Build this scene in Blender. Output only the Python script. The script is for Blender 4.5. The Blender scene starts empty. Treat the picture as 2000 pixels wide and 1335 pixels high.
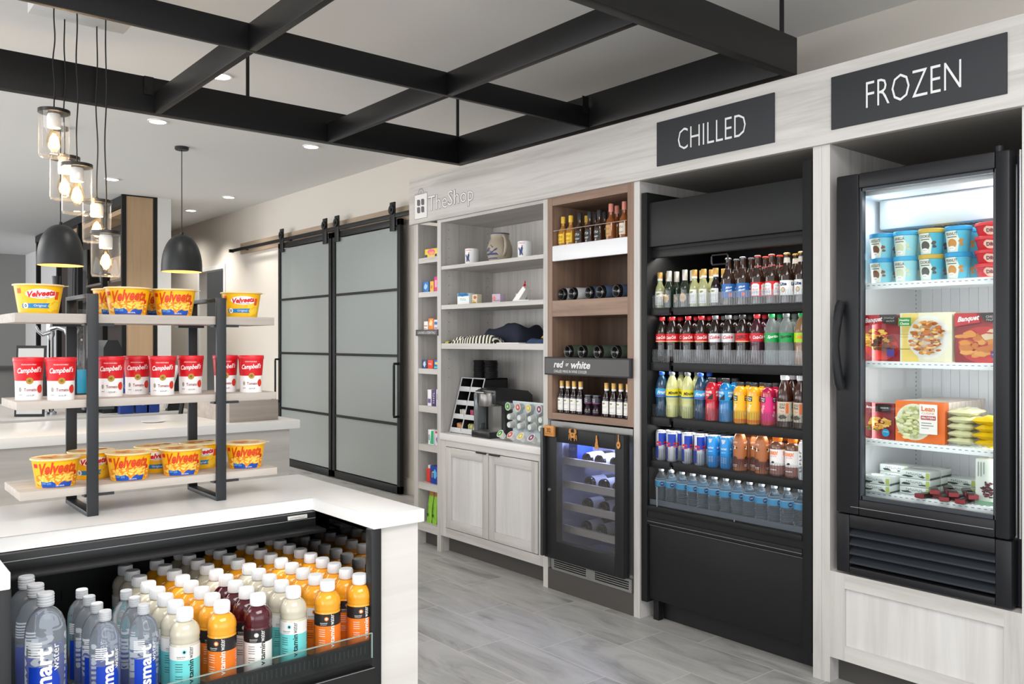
import bpy, bmesh, math, random
from mathutils import Vector, Matrix
random.seed(7)
PI = math.pi
SC = bpy.context.scene
COL = SC.collection

# ---------------------------------------------------------------- camera, world, lights
cam = bpy.data.cameras.new('camera')
cam.sensor_width = 36.0
cam.lens = 36.0 * 1647.06 / 2000.0
cam.clip_start = 0.05
cam.shift_y = -0.0005
cam_o = bpy.data.objects.new('camera', cam)
COL.objects.link(cam_o)
cam_o.location = (0, 0, 1.45)
cam_o.rotation_euler = (PI / 2, 0, -math.radians(39.603))
SC.camera = cam_o
SC.view_settings.view_transform = 'Standard'
SC.view_settings.look = 'None'
SC.view_settings.gamma = 1.0
SC.view_settings.use_curve_mapping = False
SC.view_settings.exposure = 0.34

w = bpy.data.worlds.new('world')
SC.world = w
w.use_nodes = True
w.node_tree.nodes['Background'].inputs[0].default_value = (0.93, 0.96, 1.0, 1)
w.node_tree.nodes['Background'].inputs[1].default_value = 1.0


def area(name, loc, rot, sx, sy, power, col=(1, 0.97, 0.93), spread=180):
    l = bpy.data.lights.new(name, 'AREA')
    l.shape = 'RECTANGLE'
    l.size = sx
    l.size_y = sy
    l.energy = power
    l.color = col
    l.spread = math.radians(spread)
    o = bpy.data.objects.new(name, l)
    COL.objects.link(o)
    o.location = loc
    o.rotation_euler = rot
    return o


# added soft fill areas: overhead, along the left side and behind the camera
area('overhead_fill_light', (0.6, 0.2, 3.17), (0, 0, 0), 2.4, 1.6, 75)
area('overhead_fill_light', (-1.8, 4.6, 3.17), (0, 0, 0), 2.0, 2.4, 62)
area('overhead_fill_light', (-1.0, 10.5, 3.17), (0, 0, 0), 2.0, 4.0, 130)
area('room_fill_light', (-5.8, 4.0, 1.3), (0, -PI / 2, 0), 2.4, 13.0, 235, (0.97, 0.98, 1.0))
area('room_fill_light', (-5.8, 14.5, 1.3), (0, -PI / 2, 0), 2.4, 6.0, 260, (0.97, 0.98, 1.0))
area('room_fill_light', (-0.8, -3.0, 1.2), (PI / 2, 0, 0), 7.0, 2.2, 48, (0.97, 0.98, 1.0))

# ---------------------------------------------------------------- materials
def lin(h):
    h = h.lstrip('#')
    out = []
    for i in (0, 2, 4):
        c = int(h[i:i + 2], 16) / 255.0
        out.append(c / 12.92 if c <= 0.04045 else ((c + 0.055) / 1.055) ** 2.4)
    return (out[0], out[1], out[2], 1.0)


MATS = {}


def M(name, col='#808080', rough=0.5, metal=0.0, coat=0.0, trans=0.0, ior=1.45, emit=None, es=0.0, spec=None, alpha=1.0, sss=0.0):
    if name in MATS:
        return MATS[name]
    m = bpy.data.materials.new(name)
    m.use_nodes = True
    b = m.node_tree.nodes['Principled BSDF']
    b.inputs['Base Color'].default_value = lin(col)
    b.inputs['Roughness'].default_value = rough
    b.inputs['Metallic'].default_value = metal
    b.inputs['IOR'].default_value = ior
    b.inputs['Transmission Weight'].default_value = trans
    b.inputs['Coat Weight'].default_value = coat
    b.inputs['Coat Roughness'].default_value = 0.05
    b.inputs['Alpha'].default_value = alpha
    if spec is not None:
        b.inputs['Specular IOR Level'].default_value = spec
    if emit:
        b.inputs['Emission Color'].default_value = lin(emit)
        b.inputs['Emission Strength'].default_value = es
    MATS[name] = m
    return m


def wood(name, c1, c2, axis='Z', scale=1.0, rough=0.55, c3=None, contrast=(0.3, 0.7), bump=0.05):
    """pale streaky wood, grain along one axis"""
    if name in MATS:
        return MATS[name]
    m = bpy.data.materials.new(name)
    m.use_nodes = True
    nt = m.node_tree
    b = nt.nodes['Principled BSDF']
    b.inputs['Roughness'].default_value = rough
    tc = nt.nodes.new('ShaderNodeTexCoord')
    mp = nt.nodes.new('ShaderNodeMapping')
    s = {'X': (1.3, 26, 26), 'Y': (26, 1.3, 26), 'Z': (26, 26, 1.3)}[axis]
    mp.inputs['Scale'].default_value = tuple(v * scale for v in s)
    nt.links.new(tc.outputs['Object'], mp.inputs['Vector'])
    n1 = nt.nodes.new('ShaderNodeTexNoise')
    n1.inputs['Scale'].default_value = 1.0
    n1.inputs['Detail'].default_value = 7
    n1.inputs['Roughness'].default_value = 0.62
    n1.inputs['Distortion'].default_value = 0.6
    nt.links.new(mp.outputs[0], n1.inputs['Vector'])
    n2 = nt.nodes.new('ShaderNodeTexNoise')
    n2.inputs['Scale'].default_value = 0.22
    n2.inputs['Detail'].default_value = 3
    nt.links.new(mp.outputs[0], n2.inputs['Vector'])
    mx = nt.nodes.new('ShaderNodeMix')
    mx.data_type = 'FLOAT'
    mx.inputs[0].default_value = 0.45
    nt.links.new(n1.outputs[0], mx.inputs[2])
    nt.links.new(n2.outputs[0], mx.inputs[3])
    r = nt.nodes.new('ShaderNodeValToRGB')
    r.color_ramp.elements[0].position = contrast[0]
    r.color_ramp.elements[1].position = contrast[1]
    r.color_ramp.elements[0].color = lin(c1)
    r.color_ramp.elements[1].color = lin(c2)
    if c3:
        e = r.color_ramp.elements.new(0.5)
        e.color = lin(c3)
    nt.links.new(mx.outputs[0], r.inputs[0])
    nt.links.new(r.outputs[0], b.inputs['Base Color'])
    if bump:
        bp = nt.nodes.new('ShaderNodeBump')
        bp.inputs['Strength'].default_value = bump
        bp.inputs['Distance'].default_value = 0.004
        nt.links.new(n1.outputs[0], bp.inputs['Height'])
        nt.links.new(bp.outputs[0], b.inputs['Normal'])
    MATS[name] = m
    return m


def thin_glass(name, tint='#ffffff', rough=0.0, refl=1.0, ior=1.5):
    if name in MATS:
        return MATS[name]
    m = bpy.data.materials.new(name)
    m.use_nodes = True
    nt = m.node_tree
    nt.nodes.clear()
    out = nt.nodes.new('ShaderNodeOutputMaterial')
    t = nt.nodes.new('ShaderNodeBsdfTransparent')
    t.inputs[0].default_value = lin(tint)
    g = nt.nodes.new('ShaderNodeBsdfGlossy')
    g.inputs['Roughness'].default_value = rough
    f = nt.nodes.new('ShaderNodeFresnel')
    f.inputs[0].default_value = ior
    mu = nt.nodes.new('ShaderNodeMath')
    mu.operation = 'MULTIPLY'
    mu.inputs[1].default_value = refl
    mx = nt.nodes.new('ShaderNodeMixShader')
    ge = nt.nodes.new('ShaderNodeNewGeometry')
    inv = nt.nodes.new('ShaderNodeMath')
    inv.operation = 'SUBTRACT'
    inv.inputs[0].default_value = 1.0
    nt.links.new(ge.outputs['Backfacing'], inv.inputs[1])
    m2 = nt.nodes.new('ShaderNodeMath')
    m2.operation = 'MULTIPLY'
    nt.links.new(f.outputs[0], m2.inputs[0])
    nt.links.new(inv.outputs[0], m2.inputs[1])
    nt.links.new(m2.outputs[0], mu.inputs[0])
    nt.links.new(mu.outputs[0], mx.inputs[0])
    nt.links.new(t.outputs[0], mx.inputs[1])
    nt.links.new(g.outputs[0], mx.inputs[2])
    nt.links.new(mx.outputs[0], out.inputs[0])
    MATS[name] = m
    return m


def jar_mat():
    m = bpy.data.materials.new('jar_glass')
    m.use_nodes = True
    nt = m.node_tree
    nt.nodes.clear()
    N = nt.nodes.new
    out = N('ShaderNodeOutputMaterial'); t = N('ShaderNodeBsdfTransparent'); g = N('ShaderNodeBsdfGlossy'); d = N('ShaderNodeBsdfTranslucent')
    d.inputs[0].default_value = (.9, .92, .92, 1)
    g.inputs['Roughness'].default_value = .02
    lw = N('ShaderNodeLayerWeight'); lw.inputs[0].default_value = .5
    p = N('ShaderNodeMath'); p.operation = 'POWER'; p.inputs[1].default_value = 4.0
    a = N('ShaderNodeMath'); a.operation = 'MULTIPLY_ADD'; a.inputs[1].default_value = .75; a.inputs[2].default_value = .06
    m1 = N('ShaderNodeMixShader'); m1.inputs[0].default_value = .12
    mx = N('ShaderNodeMixShader')
    L = nt.links.new
    L(lw.outputs['Facing'], p.inputs[0]); L(p.outputs[0], a.inputs[0]); L(a.outputs[0], mx.inputs[0])
    L(g.outputs[0], m1.inputs[1]); L(d.outputs[0], m1.inputs[2]); L(t.outputs[0], mx.inputs[1]); L(m1.outputs[0], mx.inputs[2]); L(mx.outputs[0], out.inputs[0])
    return m


# ---------------------------------------------------------------- 2D artwork (text, shapes)
_txt = {}


def txt2d(s, shear=0.0, bold=0.0, space=1.0):
    k = (s, shear, bold, space)
    if k in _txt:
        return _txt[k]
    cu = bpy.data.curves.new('t', 'FONT')
    cu.body = s
    cu.shear = shear
    cu.offset = bold
    cu.space_character = space
    cu.resolution_u = 2
    cu.fill_mode = 'BOTH'
    o = bpy.data.objects.new('t', cu)
    COL.objects.link(o)
    dg = bpy.context.evaluated_depsgraph_get()
    dg.update()
    me = bpy.data.meshes.new_from_object(o.evaluated_get(dg))
    vs = [(v.co.x, v.co.y) for v in me.vertices]
    fs = [tuple(p.vertices) for p in me.polygons]
    bpy.data.objects.remove(o)
    bpy.data.curves.remove(cu)
    bpy.data.meshes.remove(me)
    x0 = min(v[0] for v in vs); x1 = max(v[0] for v in vs)
    y0 = min(v[1] for v in vs); y1 = max(v[1] for v in vs)
    vs = [((x - (x0 + x1) / 2) / (x1 - x0), (y - (y0 + y1) / 2) / (y1 - y0)) for x, y in vs]
    _txt[k] = (vs, fs)
    return _txt[k]


def xf(g, w, h, cu, cv, rot=0.0, arc=0.0, slant=0.0):
    vs, fs = g
    c, s = math.cos(rot), math.sin(rot)
    o = []
    for x, y in vs:
        x, y = x * w, y * h
        y += arc * (1 - (2 * x / w) ** 2) + slant * x
        o.append((cu + c * x - s * y, cv + s * x + c * y))
    return (o, fs)


def T(s, w, h, cu=0, cv=0, rot=0.0, shear=0.0, bold=0.0, arc=0.0, slant=0.0, space=1.0):
    return xf(txt2d(s, shear, bold, space), w, h, cu, cv, rot, arc, slant)


def R2(u0, u1, v0, v1):
    return ([(u0, v0), (u1, v0), (u1, v1), (u0, v1)], [(0, 1, 2, 3)])


def E2(cu, cv, a, b, n=20, rot=0.0):
    c, s = math.cos(rot), math.sin(rot)
    vs = []
    for i in range(n):
        t = 2 * PI * i / n
        x, y = a * math.cos(t), b * math.sin(t)
        vs.append((cu + c * x - s * y, cv + s * x + c * y))
    return (vs, [tuple(range(n))])


def SQ(w, h, cu=0, cv=0, rot=0.0, n=7):
    """a row of small illegible letter-like marks"""
    rnd = random.Random(int(w * 9000 + h * 70000 + n))
    vs, fs = [], []
    c, s = math.cos(rot), math.sin(rot)
    p = w / n
    for i in range(n):
        x0 = -w / 2 + i * p
        for (a, b, d, e) in ((.05, .25, 0, 1), (.05, .75, rnd.choice((0, .4, .8)), None)):
            y0 = -h / 2 + (d * h)
            y1 = -h / 2 + e * h if e else y0 + .2 * h
            k = len(vs)
            for x, y in ((x0 + a * p, y0), (x0 + b * p, y0), (x0 + b * p, y1), (x0 + a * p, y1)):
                vs.append((cu + c * x - s * y, cv + s * x + c * y))
            fs.append((k, k + 1, k + 2, k + 3))
    return (vs, fs)


def P2(pts):
    return (list(pts), [tuple(range(len(pts)))])


def blob(cu, cv, a, b, n=14, j=0.25, rnd=random):
    vs = []
    for i in range(n):
        t = 2 * PI * i / n
        k = 1 + rnd.uniform(-j, j)
        vs.append((cu + a * k * math.cos(t), cv + b * k * math.sin(t)))
    return (vs, [tuple(range(n))])


def cyl_map(rf, a0=0.0, rr=None):
    """u = arc length at radius rr, v = height; faces local -Y"""
    if not callable(rf):
        r_ = rf
        rf = lambda v: r_
    def f(u, v, off):
        r0 = rr if rr else rf(v)
        a = a0 + u / r0
        r = rf(v) + off
        return (r * math.sin(a), -r * math.cos(a), v)
    return f


def flat_map(o, u, v):
    o = Vector(o); u = Vector(u); v = Vector(v)
    n = u.cross(v).normalized()
    def f(a, b, off):
        return tuple(o + u * a + v * b + n * off)
    return f


# ---------------------------------------------------------------- mesh builder
class MB:
    def __init__(s):
        s.bm = bmesh.new()
        s.mats = []
        s.cur = 0

    def m(s, mat):
        if mat not in s.mats:
            s.mats.append(mat)
        s.cur = s.mats.index(mat)
        return s

    def _f(s, vs):
        try:
            f = s.bm.faces.new(vs)
            f.material_index = s.cur
            return f
        except ValueError:
            return None

    def box(s, x0, x1, y0, y1, z0, z1, bev=0.0, rot=None):
        n0 = len(s.bm.verts)
        v = [s.bm.verts.new(p) for p in ((x0, y0, z0), (x1, y0, z0), (x1, y1, z0), (x0, y1, z0), (x0, y0, z1), (x1, y0, z1), (x1, y1, z1), (x0, y1, z1))]
        fs = [s._f([v[i] for i in q]) for q in ((3, 2, 1, 0), (4, 5, 6, 7), (0, 1, 5, 4), (1, 2, 6, 5), (2, 3, 7, 6), (3, 0, 4, 7))]
        if rot:
            c = Vector(((x0 + x1) / 2, (y0 + y1) / 2, (z0 + z1) / 2))
            bmesh.ops.rotate(s.bm, cent=c, matrix=rot, verts=v)
        if bev:
            ed = list({e for f in fs for e in f.edges})
            bmesh.ops.bevel(s.bm, geom=ed, offset=bev, segments=2, affect='EDGES', profile=0.5, material=-1)
        return s

    def lathe(s, prof, n=20, c=(0, 0, 0), axis='z', cap=True, closed=False):
        rings = []
        for r, z in prof:
            if r <= 1e-6:
                p = {'z': (c[0], c[1], c[2] + z), 'x': (c[0] + z, c[1], c[2]), 'y': (c[0], c[1] + z, c[2])}[axis]
                rings.append([s.bm.verts.new(p)])
            else:
                ring = []
                for i in range(n):
                    a = 2 * PI * i / n
                    ca, sa = r * math.cos(a), r * math.sin(a)
                    p = {'z': (c[0] + ca, c[1] + sa, c[2] + z), 'x': (c[0] + z, c[1] + ca, c[2] + sa), 'y': (c[0] + sa, c[1] + z, c[2] + ca)}[axis]
                    ring.append(s.bm.verts.new(p))
                rings.append(ring)
        for a, b in zip(rings, rings[1:]):
            for i in range(n):
                j = (i + 1) % n
                if len(a) == 1 and len(b) == 1:
                    continue
                if len(a) == 1:
                    s._f([a[0], b[j], b[i]])
                elif len(b) == 1:
                    s._f([a[i], a[j], b[0]])
                else:
                    s._f([a[i], a[j], b[j], b[i]])
        if cap:
            if len(rings[0]) > 1:
                s._f(list(reversed(rings[0])))
            if len(rings[-1]) > 1:
                s._f(rings[-1])
        return s

    def cyl(s, c, r, h, n=16, axis='z'):
        return s.lathe([(r, 0), (r, h)], n=n, c=c, axis=axis)

    def tube(s, pts, r, n=8, closed=False, sy=1.0):
        pts = [Vector(p) for p in pts]
        L = len(pts)
        rings = []
        up = None
        for i, p in enumerate(pts):
            if closed:
                d = pts[(i + 1) % L] - pts[(i - 1) % L]
            else:
                d = pts[min(i + 1, L - 1)] - pts[max(i - 1, 0)]
            d.normalize()
            if up is None:
                up = Vector((0, 0, 1)) if abs(d.z) < 0.9 else Vector((1, 0, 0))
            a = d.cross(up).normalized()
            b = a.cross(d).normalized()
            up = b
            rr = r[i] if isinstance(r, (list, tuple)) else r
            rings.append([s.bm.verts.new(p + a * rr * math.cos(2 * PI * k / n) + b * rr * sy * math.sin(2 * PI * k / n)) for k in range(n)])
        seq = list(zip(rings, rings[1:]))
        if closed:
            seq.append((rings[-1], rings[0]))
        for A, B in seq:
            for k in range(n):
                s._f([A[k], A[(k + 1) % n], B[(k + 1) % n], B[k]])
        if not closed:
            s._f(list(reversed(rings[0])))
            s._f(rings[-1])
        return s

    def prism(s, poly, o, u, v, wv):
        """polygon (u,v) extruded along wv"""
        o = Vector(o); u = Vector(u); v = Vector(v); wv = Vector(wv)
        a = [s.bm.verts.new(o + u * p[0] + v * p[1]) for p in poly]
        b = [s.bm.verts.new(o + u * p[0] + v * p[1] + wv) for p in poly]
        s._f(list(reversed(a)))
        s._f(b)
        n = len(poly)
        for i in range(n):
            j = (i + 1) % n
            s._f([a[i], a[j], b[j], b[i]])
        return s

    def art(s, geoms, fmap, off=0.0004, step=None):
        if isinstance(geoms, tuple):
            geoms = [geoms]
        tb = bmesh.new()
        for vs, fs in geoms:
            bv = [tb.verts.new((x, y, 0)) for x, y in vs]
            for f in fs:
                try:
                    tb.faces.new([bv[i] for i in f])
                except ValueError:
                    pass
        if step:
            xs = [v.co.x for v in tb.verts]
            a, b = min(xs), max(xs)
            k = math.floor(a / step) + 1
            while k * step < b:
                bmesh.ops.bisect_plane(tb, geom=tb.verts[:] + tb.edges[:] + tb.faces[:], plane_co=(k * step, 0, 0), plane_no=(1, 0, 0))
                k += 1
            ys = [v.co.y for v in tb.verts]
        mp = {}
        for v in tb.verts:
            mp[v] = s.bm.verts.new(fmap(v.co.x, v.co.y, off))
        for f in tb.faces:
            f.normal_update()
            vs = [mp[v] for v in f.verts]
            if f.normal.z < 0:
                vs.reverse()
            s._f(vs)
        tb.free()
        return s

    def band(s, fmap, u0, u1, v0, v1, nu=20, nv=1, off=0.0002):
        g = [[s.bm.verts.new(fmap(u0 + (u1 - u0) * i / nu, v0 + (v1 - v0) * j / nv, off)) for i in range(nu + 1)] for j in range(nv + 1)]
        for j in range(nv):
            for i in range(nu):
                s._f([g[j][i], g[j][i + 1], g[j + 1][i + 1], g[j + 1][i]])
        return s

    def grid(s, nx, ny, fn, closed=False):
        g = [[s.bm.verts.new(fn(i / nx, j / ny)) for i in range(nx + 1)] for j in range(ny + 1)]
        for j in range(ny):
            for i in range(nx):
                s._f([g[j][i], g[j][i + 1], g[j + 1][i + 1], g[j + 1][i]])
        return s

    def build(s, name, parent=None, off=None, smooth=35):
        me = bpy.data.meshes.new(name)
        if off is None and parent is not None:
            p = parent
            off = Vector((0, 0, 0))
            while p is not None:
                off = off + p.location
                p = p.parent
        if off is not None:
            bmesh.ops.translate(s.bm, vec=-Vector(off), verts=s.bm.verts)
        s.bm.to_mesh(me)
        s.bm.free()
        for m_ in s.mats:
            me.materials.append(m_)
        if smooth:
            me.polygons.foreach_set('use_smooth', [True] * len(me.polygons))
            me.set_sharp_from_angle(angle=math.radians(smooth))
        o = bpy.data.objects.new(name, me)
        COL.objects.link(o)
        if parent is not None:
            o.parent = parent
        elif off is not None:
            o.location = off
        return o


def B(mat, *a, **k):
    return MB().m(mat).box(*a, **k)


def tag(o, label, cat, group=None, kind=None):
    o['label'] = label
    o['category'] = cat
    if group:
        o['group'] = group
    if kind:
        o['kind'] = kind
    return o


def thing(name, label, cat, loc=(0, 0, 0), rotz=0.0, group=None):
    o = bpy.data.objects.new(name, None)
    o.empty_display_size = 0.05
    COL.objects.link(o)
    o.location = loc
    o.rotation_euler = (0, 0, rotz)
    return tag(o, label, cat, group)


def struct(name, mb, **k):
    o = mb.build(name, **k)
    o['kind'] = 'structure'
    return o


def dup(root, loc, rotz, label, group=None):
    r = root.copy()
    COL.objects.link(r)
    r.location = loc
    r.rotation_euler = (0, 0, rotz)
    r['label'] = label
    if group:
        r['group'] = group
    for ch in list(root.children):
        c = ch.copy()
        COL.objects.link(c)
        c.parent = r
        for g in ch.children:
            d = g.copy()
            COL.objects.link(d)
            d.parent = c
    return r


class Kind:
    """a prototype thing; first placement moves the prototype itself"""
    def __init__(s, name, cat, make):
        s.name, s.cat, s.make = name, cat, make
        s.proto = None

    def put(s, loc, rotz, label, group):
        if s.proto is None:
            r = thing(s.name, label, s.cat, (0, 0, 0), 0, group)
            s.make(r)
            r.location = loc
            r.rotation_euler = (0, 0, rotz)
            s.proto = r
            return r
        return dup(s.proto, loc, rotz, label, group)


ORD = ['first', 'second', 'third', 'fourth', 'fifth', 'sixth', 'seventh', 'eighth', 'ninth', 'tenth', 'eleventh', 'twelfth', 'thirteenth', 'fourteenth', 'fifteenth']
def wrap_face(x, y):
    """rotation that turns local -Y towards the aisle where the camera stands"""
    return -math.atan2(x, y)
# ================================================================ SETTING
m_ceil = M('ceiling_paint', '#e2e2e1', 0.85)
m_wall = M('wall_beige', '#d6cfc5', 0.8)
m_grey = M('wall_grey', '#8d8c8b', 0.8)
m_white = M('white_paint', '#dededc', 0.6)

def tile_mat():
    m = bpy.data.materials.new('floor_tile')
    m.use_nodes = True
    nt = m.node_tree
    L = nt.links.new
    b = nt.nodes['Principled BSDF']
    tc = nt.nodes.new('ShaderNodeTexCoord')
    sp = nt.nodes.new('ShaderNodeSeparateXYZ')
    L(tc.outputs['Object'], sp.inputs[0])
    def mth(op, a, b_=None):
        n = nt.nodes.new('ShaderNodeMath')
        n.operation = op
        for i, v in enumerate((a, b_)):
            if v is None:
                continue
            if isinstance(v, (int, float)):
                n.inputs[i].default_value = v
            else:
                L(v, n.inputs[i])
        return n.outputs[0]
    u = mth('DIVIDE', mth('SUBTRACT', sp.outputs[0], 3.275), 0.3175)
    row = mth('FLOOR', u)
    fu = mth('SUBTRACT', u, row)
    v = mth('DIVIDE', mth('SUBTRACT', sp.outputs[1], mth('ADD', 2.557, mth('MULTIPLY', row, -0.2117))), 0.635)
    cl = mth('FLOOR', v)
    fv = mth('SUBTRACT', v, cl)
    gu = mth('MINIMUM', fu, mth('SUBTRACT', 1.0, fu))
    gv = mth('MINIMUM', fv, mth('SUBTRACT', 1.0, fv))
    g = mth('MINIMUM', mth('MULTIPLY', gu, 0.3175), mth('MULTIPLY', gv, 0.635))
    grout = mth('LESS_THAN', g, 0.0022)
    cmb = nt.nodes.new('ShaderNodeCombineXYZ')
    L(row, cmb.inputs[0]); L(cl, cmb.inputs[1])
    wn = nt.nodes.new('ShaderNodeTexWhiteNoise')
    wn.noise_dimensions = '3D'
    L(cmb.outputs[0], wn.inputs[0])
    # streaky veins along Y, shifted per tile
    vadd = nt.nodes.new('ShaderNodeVectorMath')
    vadd.operation = 'MULTIPLY_ADD'
    L(wn.outputs['Color'], vadd.inputs[0])
    vadd.inputs[1].default_value = (7, 7, 7)
    L(tc.outputs['Object'], vadd.inputs[2])
    mp = nt.nodes.new('ShaderNodeMapping')
    mp.inputs['Scale'].default_value = (7.0, 1.6, 1)
    mp.inputs['Rotation'].default_value = (0, 0, 0.1)
    L(vadd.outputs[0], mp.inputs[0])
    n1 = nt.nodes.new('ShaderNodeTexNoise')
    n1.inputs['Scale'].default_value = 1.0
    n1.inputs['Detail'].default_value = 8
    n1.inputs['Roughness'].default_value = 0.62
    n1.inputs['Distortion'].default_value = 1.2
    L(mp.outputs[0], n1.inputs['Vector'])
    r = nt.nodes.new('ShaderNodeValToRGB')
    els = r.color_ramp.elements
    els[0].position = 0.28; els[0].color = lin('#7b7b79')
    els[1].position = 0.62; els[1].color = lin('#b3b3b1')
    e = els.new(0.44); e.color = lin('#a2a2a0')
    L(n1.outputs[0], r.inputs[0])
    mx = nt.nodes.new('ShaderNodeMix')
    mx.data_type = 'RGBA'
    L(grout, mx.inputs[0])
    L(r.outputs[0], mx.inputs[6])
    mx.inputs[7].default_value = lin('#c3c2bf')
    L(mx.outputs[2], b.inputs['Base Color'])
    b.inputs['Roughness'].default_value = 0.42
    return m

struct('floor', B(tile_mat(), -6, 4.6, -3.2, 20, -0.1, 0))
struct('ceiling', B(m_ceil, -6, 4.6, -3.2, 20, 3.2, 3.3))
# right wall with the passage opening (Y 11.5 .. 12.44)
mb = MB().m(m_wall)
mb.box(4.36, 4.46, -3.2, 11.5, 0, 3.2)
mb.box(4.36, 4.46, 12.44, 13.8, 0, 3.2)
mb.box(4.36, 4.46, 11.5, 12.44, 2.46, 3.2)
struct('wall_right', mb)
struct('wall_passage', MB().m(m_grey).box(5.6, 5.7, 10.5, 13.6, 0, 3.2).box(4.46, 5.6, 13.2, 13.3, 0, 3.2).box(4.46, 5.6, 10.9, 11.0, 0, 3.2))
struct('trim_1', MB().m(m_white).box(4.345, 4.36, 11.44, 11.5, 0, 2.52).box(4.345, 4.36, 12.44, 12.52, 0, 2.52).box(4.345, 4.36, 11.5, 12.44, 2.46, 2.52))
struct('wall_back', B(m_wall, 3.3, 4.36, 13.8, 13.9, 0, 3.2))
struct('wall_far', B(m_grey, -6, 3.3, 19.45, 19.55, 0, 3.2))
struct('wall_side', B(m_white, 3.3, 3.4, 13.9, 19.55, 0, 3.2))
struct('baseboard_right', MB().m(M('base_trim', '#c3bdb4', 0.6)).box(4.34, 4.36, 5.2, 11.44, 0, 0.14, bev=0.003).box(4.335, 4.36, 5.2, 11.44, 0.14, 0.155))
struct('wall_column', B(m_white, 3.22, 3.38, 10.66, 11.1, 0, 3.2))

# ================================================================ barn doors
m_blk = M('black_steel', '#1d1e1f', 0.45, 0.3)
m_frost = M('frosted_glass', '#979d9b', 0.28, 0.0, coat=0.3, spec=0.6)
m_board = wood('track_board', '#9a8672', '#bda890', 'Y')
DX = 4.27
def barn_door(y0, y1, hy, label, hz):
    t = thing('sliding_barn_door', label, 'door', (DX, (y0 + y1) / 2, 0.012), 0, 'sliding glass doors')
    f = MB().m(m_blk)
    z0, z1 = 0.012, 2.61
    f.box(DX - .02, DX + .02, y0, y0 + .055, z0, z1, bev=.002).box(DX - .02, DX + .02, y1 - .055, y1, z0, z1, bev=.002)
    f.box(DX - .02, DX + .02, y0, y1, z0, z0 + .07, bev=.002).box(DX - .02, DX + .02, y0, y1, z1 - .06, z1, bev=.002)
    f.build('frame', t)
    for z in (0.665, 1.314, 1.942):
        B(m_blk, DX - .015, DX + .015, y0 + .05, y1 - .05, z - .013, z + .013).build('muntin', t)
    zz = [0.08, 0.665, 1.314, 1.942, 2.55]
    for a, b_ in zip(zz, zz[1:]):
        B(m_frost, DX - .004, DX + .004, y0 + .05, y1 - .05, a + .01, b_ - .01).build('pane', t)
    for yy in (y0 + .12, y1 - .12):
        h = MB().m(m_blk)
        h.box(DX - .035, DX - .02, yy - .045, yy + .045, 2.5, 2.775, bev=.004)
        h.cyl((DX - .05, yy, 2.70), .045, .03, 16, 'x')
        h.cyl((DX - .06, yy, 2.70), .015, .02, 10, 'x')
        h.build('roller_hanger', t)
    h = MB().m(m_blk)
    xh = DX - .07
    h.tube([(DX - .02, hy, hz), (xh, hy, hz), (xh, hy, hz + .02), (xh, hy, hz + .48), (xh, hy, hz + .50), (DX - .02, hy, hz + .50)], .012, 8)
    h.build('handle', t)
    return t
barn_door(8.17, 9.50, 9.47, 'left sliding glass door with black frame and frosted panes, hung from wall track', 0.74)
barn_door(6.79, 8.14, 6.82, 'right sliding glass door with black frame and frosted panes, nearest the shop shelves', 0.74)
tr = thing('sliding_door_track', 'black steel rail on a wooden backing board above the two frosted doors', 'rail', (4.3, 8.5, 2.6))
B(m_board, 4.33, 4.359, 5.2, 10.86, 2.60, 2.74, bev=.003).build('backing_board', tr)
B(m_blk, 4.24, 4.255, 5.2, 10.89, 2.625, 2.665, bev=.002).build('rail', tr)
for yy in (5.8, 7.0, 8.15, 9.3, 10.6):
    B(m_blk, 4.255, 4.33, yy - .012, yy + .012, 2.633, 2.657).build('spacer', tr)
B(m_blk, 4.2, 4.26, 10.89, 10.92, 2.62, 2.66).build('end_stop', tr)

# ================================================================ ceiling grid
m_beam = M('beam_black', '#131314', 0.42, 0.0, spec=.35)
g = thing('ceiling_beam_grid', 'black open beam grid hung from the ceiling over the shop', 'beam grid', (2.6, 3.7, 2.78))
BK = .956
BZ = 1.45 + (2.78 - 1.45) * BK
def beam(x0, x1, y0, y1, z1):
    B(m_beam, x0 * BK, x1 * BK, y0 * BK, y1 * BK, BZ, 1.45 + (z1 - 1.45) * BK, bev=.003).build('beam', g)
beam(-2.4, 3.78, 5.115, 5.18, 2.985)
beam(-2.4, 3.715, 3.735, 3.765, 2.905)
beam(-2.4, 3.78, 2.335, 2.395, 2.965)
beam(3.715, 3.78, 2.395, 5.115, 2.985)
for xa in (1.53, 2.635):
    for ya, yb in ((2.395, 3.735), (3.765, 5.115)):
        beam(xa, xa + .035, ya, yb, 2.905)
for xa in (0.42, -0.7):
    for ya, yb in ((2.395, 3.735), (3.765, 5.115)):
        beam(xa, xa + .035, ya, yb, 2.905)
for x, y, zt in ((2.10, 5.147, 2.985), (3.728, 5.147, 2.985), (3.69, 2.365, 2.965), (2.1, 2.365, 2.965), (.47, 5.147, 2.985)):
    zt = 1.45 + (zt - 1.45) * BK
    MB().m(m_beam).cyl((x * BK, y * BK, zt), .011, 3.2 - zt, 10).build('hanging_rod', g)
for x, y, z in ((1.52, 5.11, 2.88), (3.70, 3.73, 2.86)):
    x, y, z = x * BK, y * BK, 1.45 + (z - 1.45) * BK
    MB().m(m_beam).box(x - .05, x, y - .004, y, z, z + .1).box(x - .04, x - .03, y - .008, y - .004, z + .02, z + .04).build('bracket', g)

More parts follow.
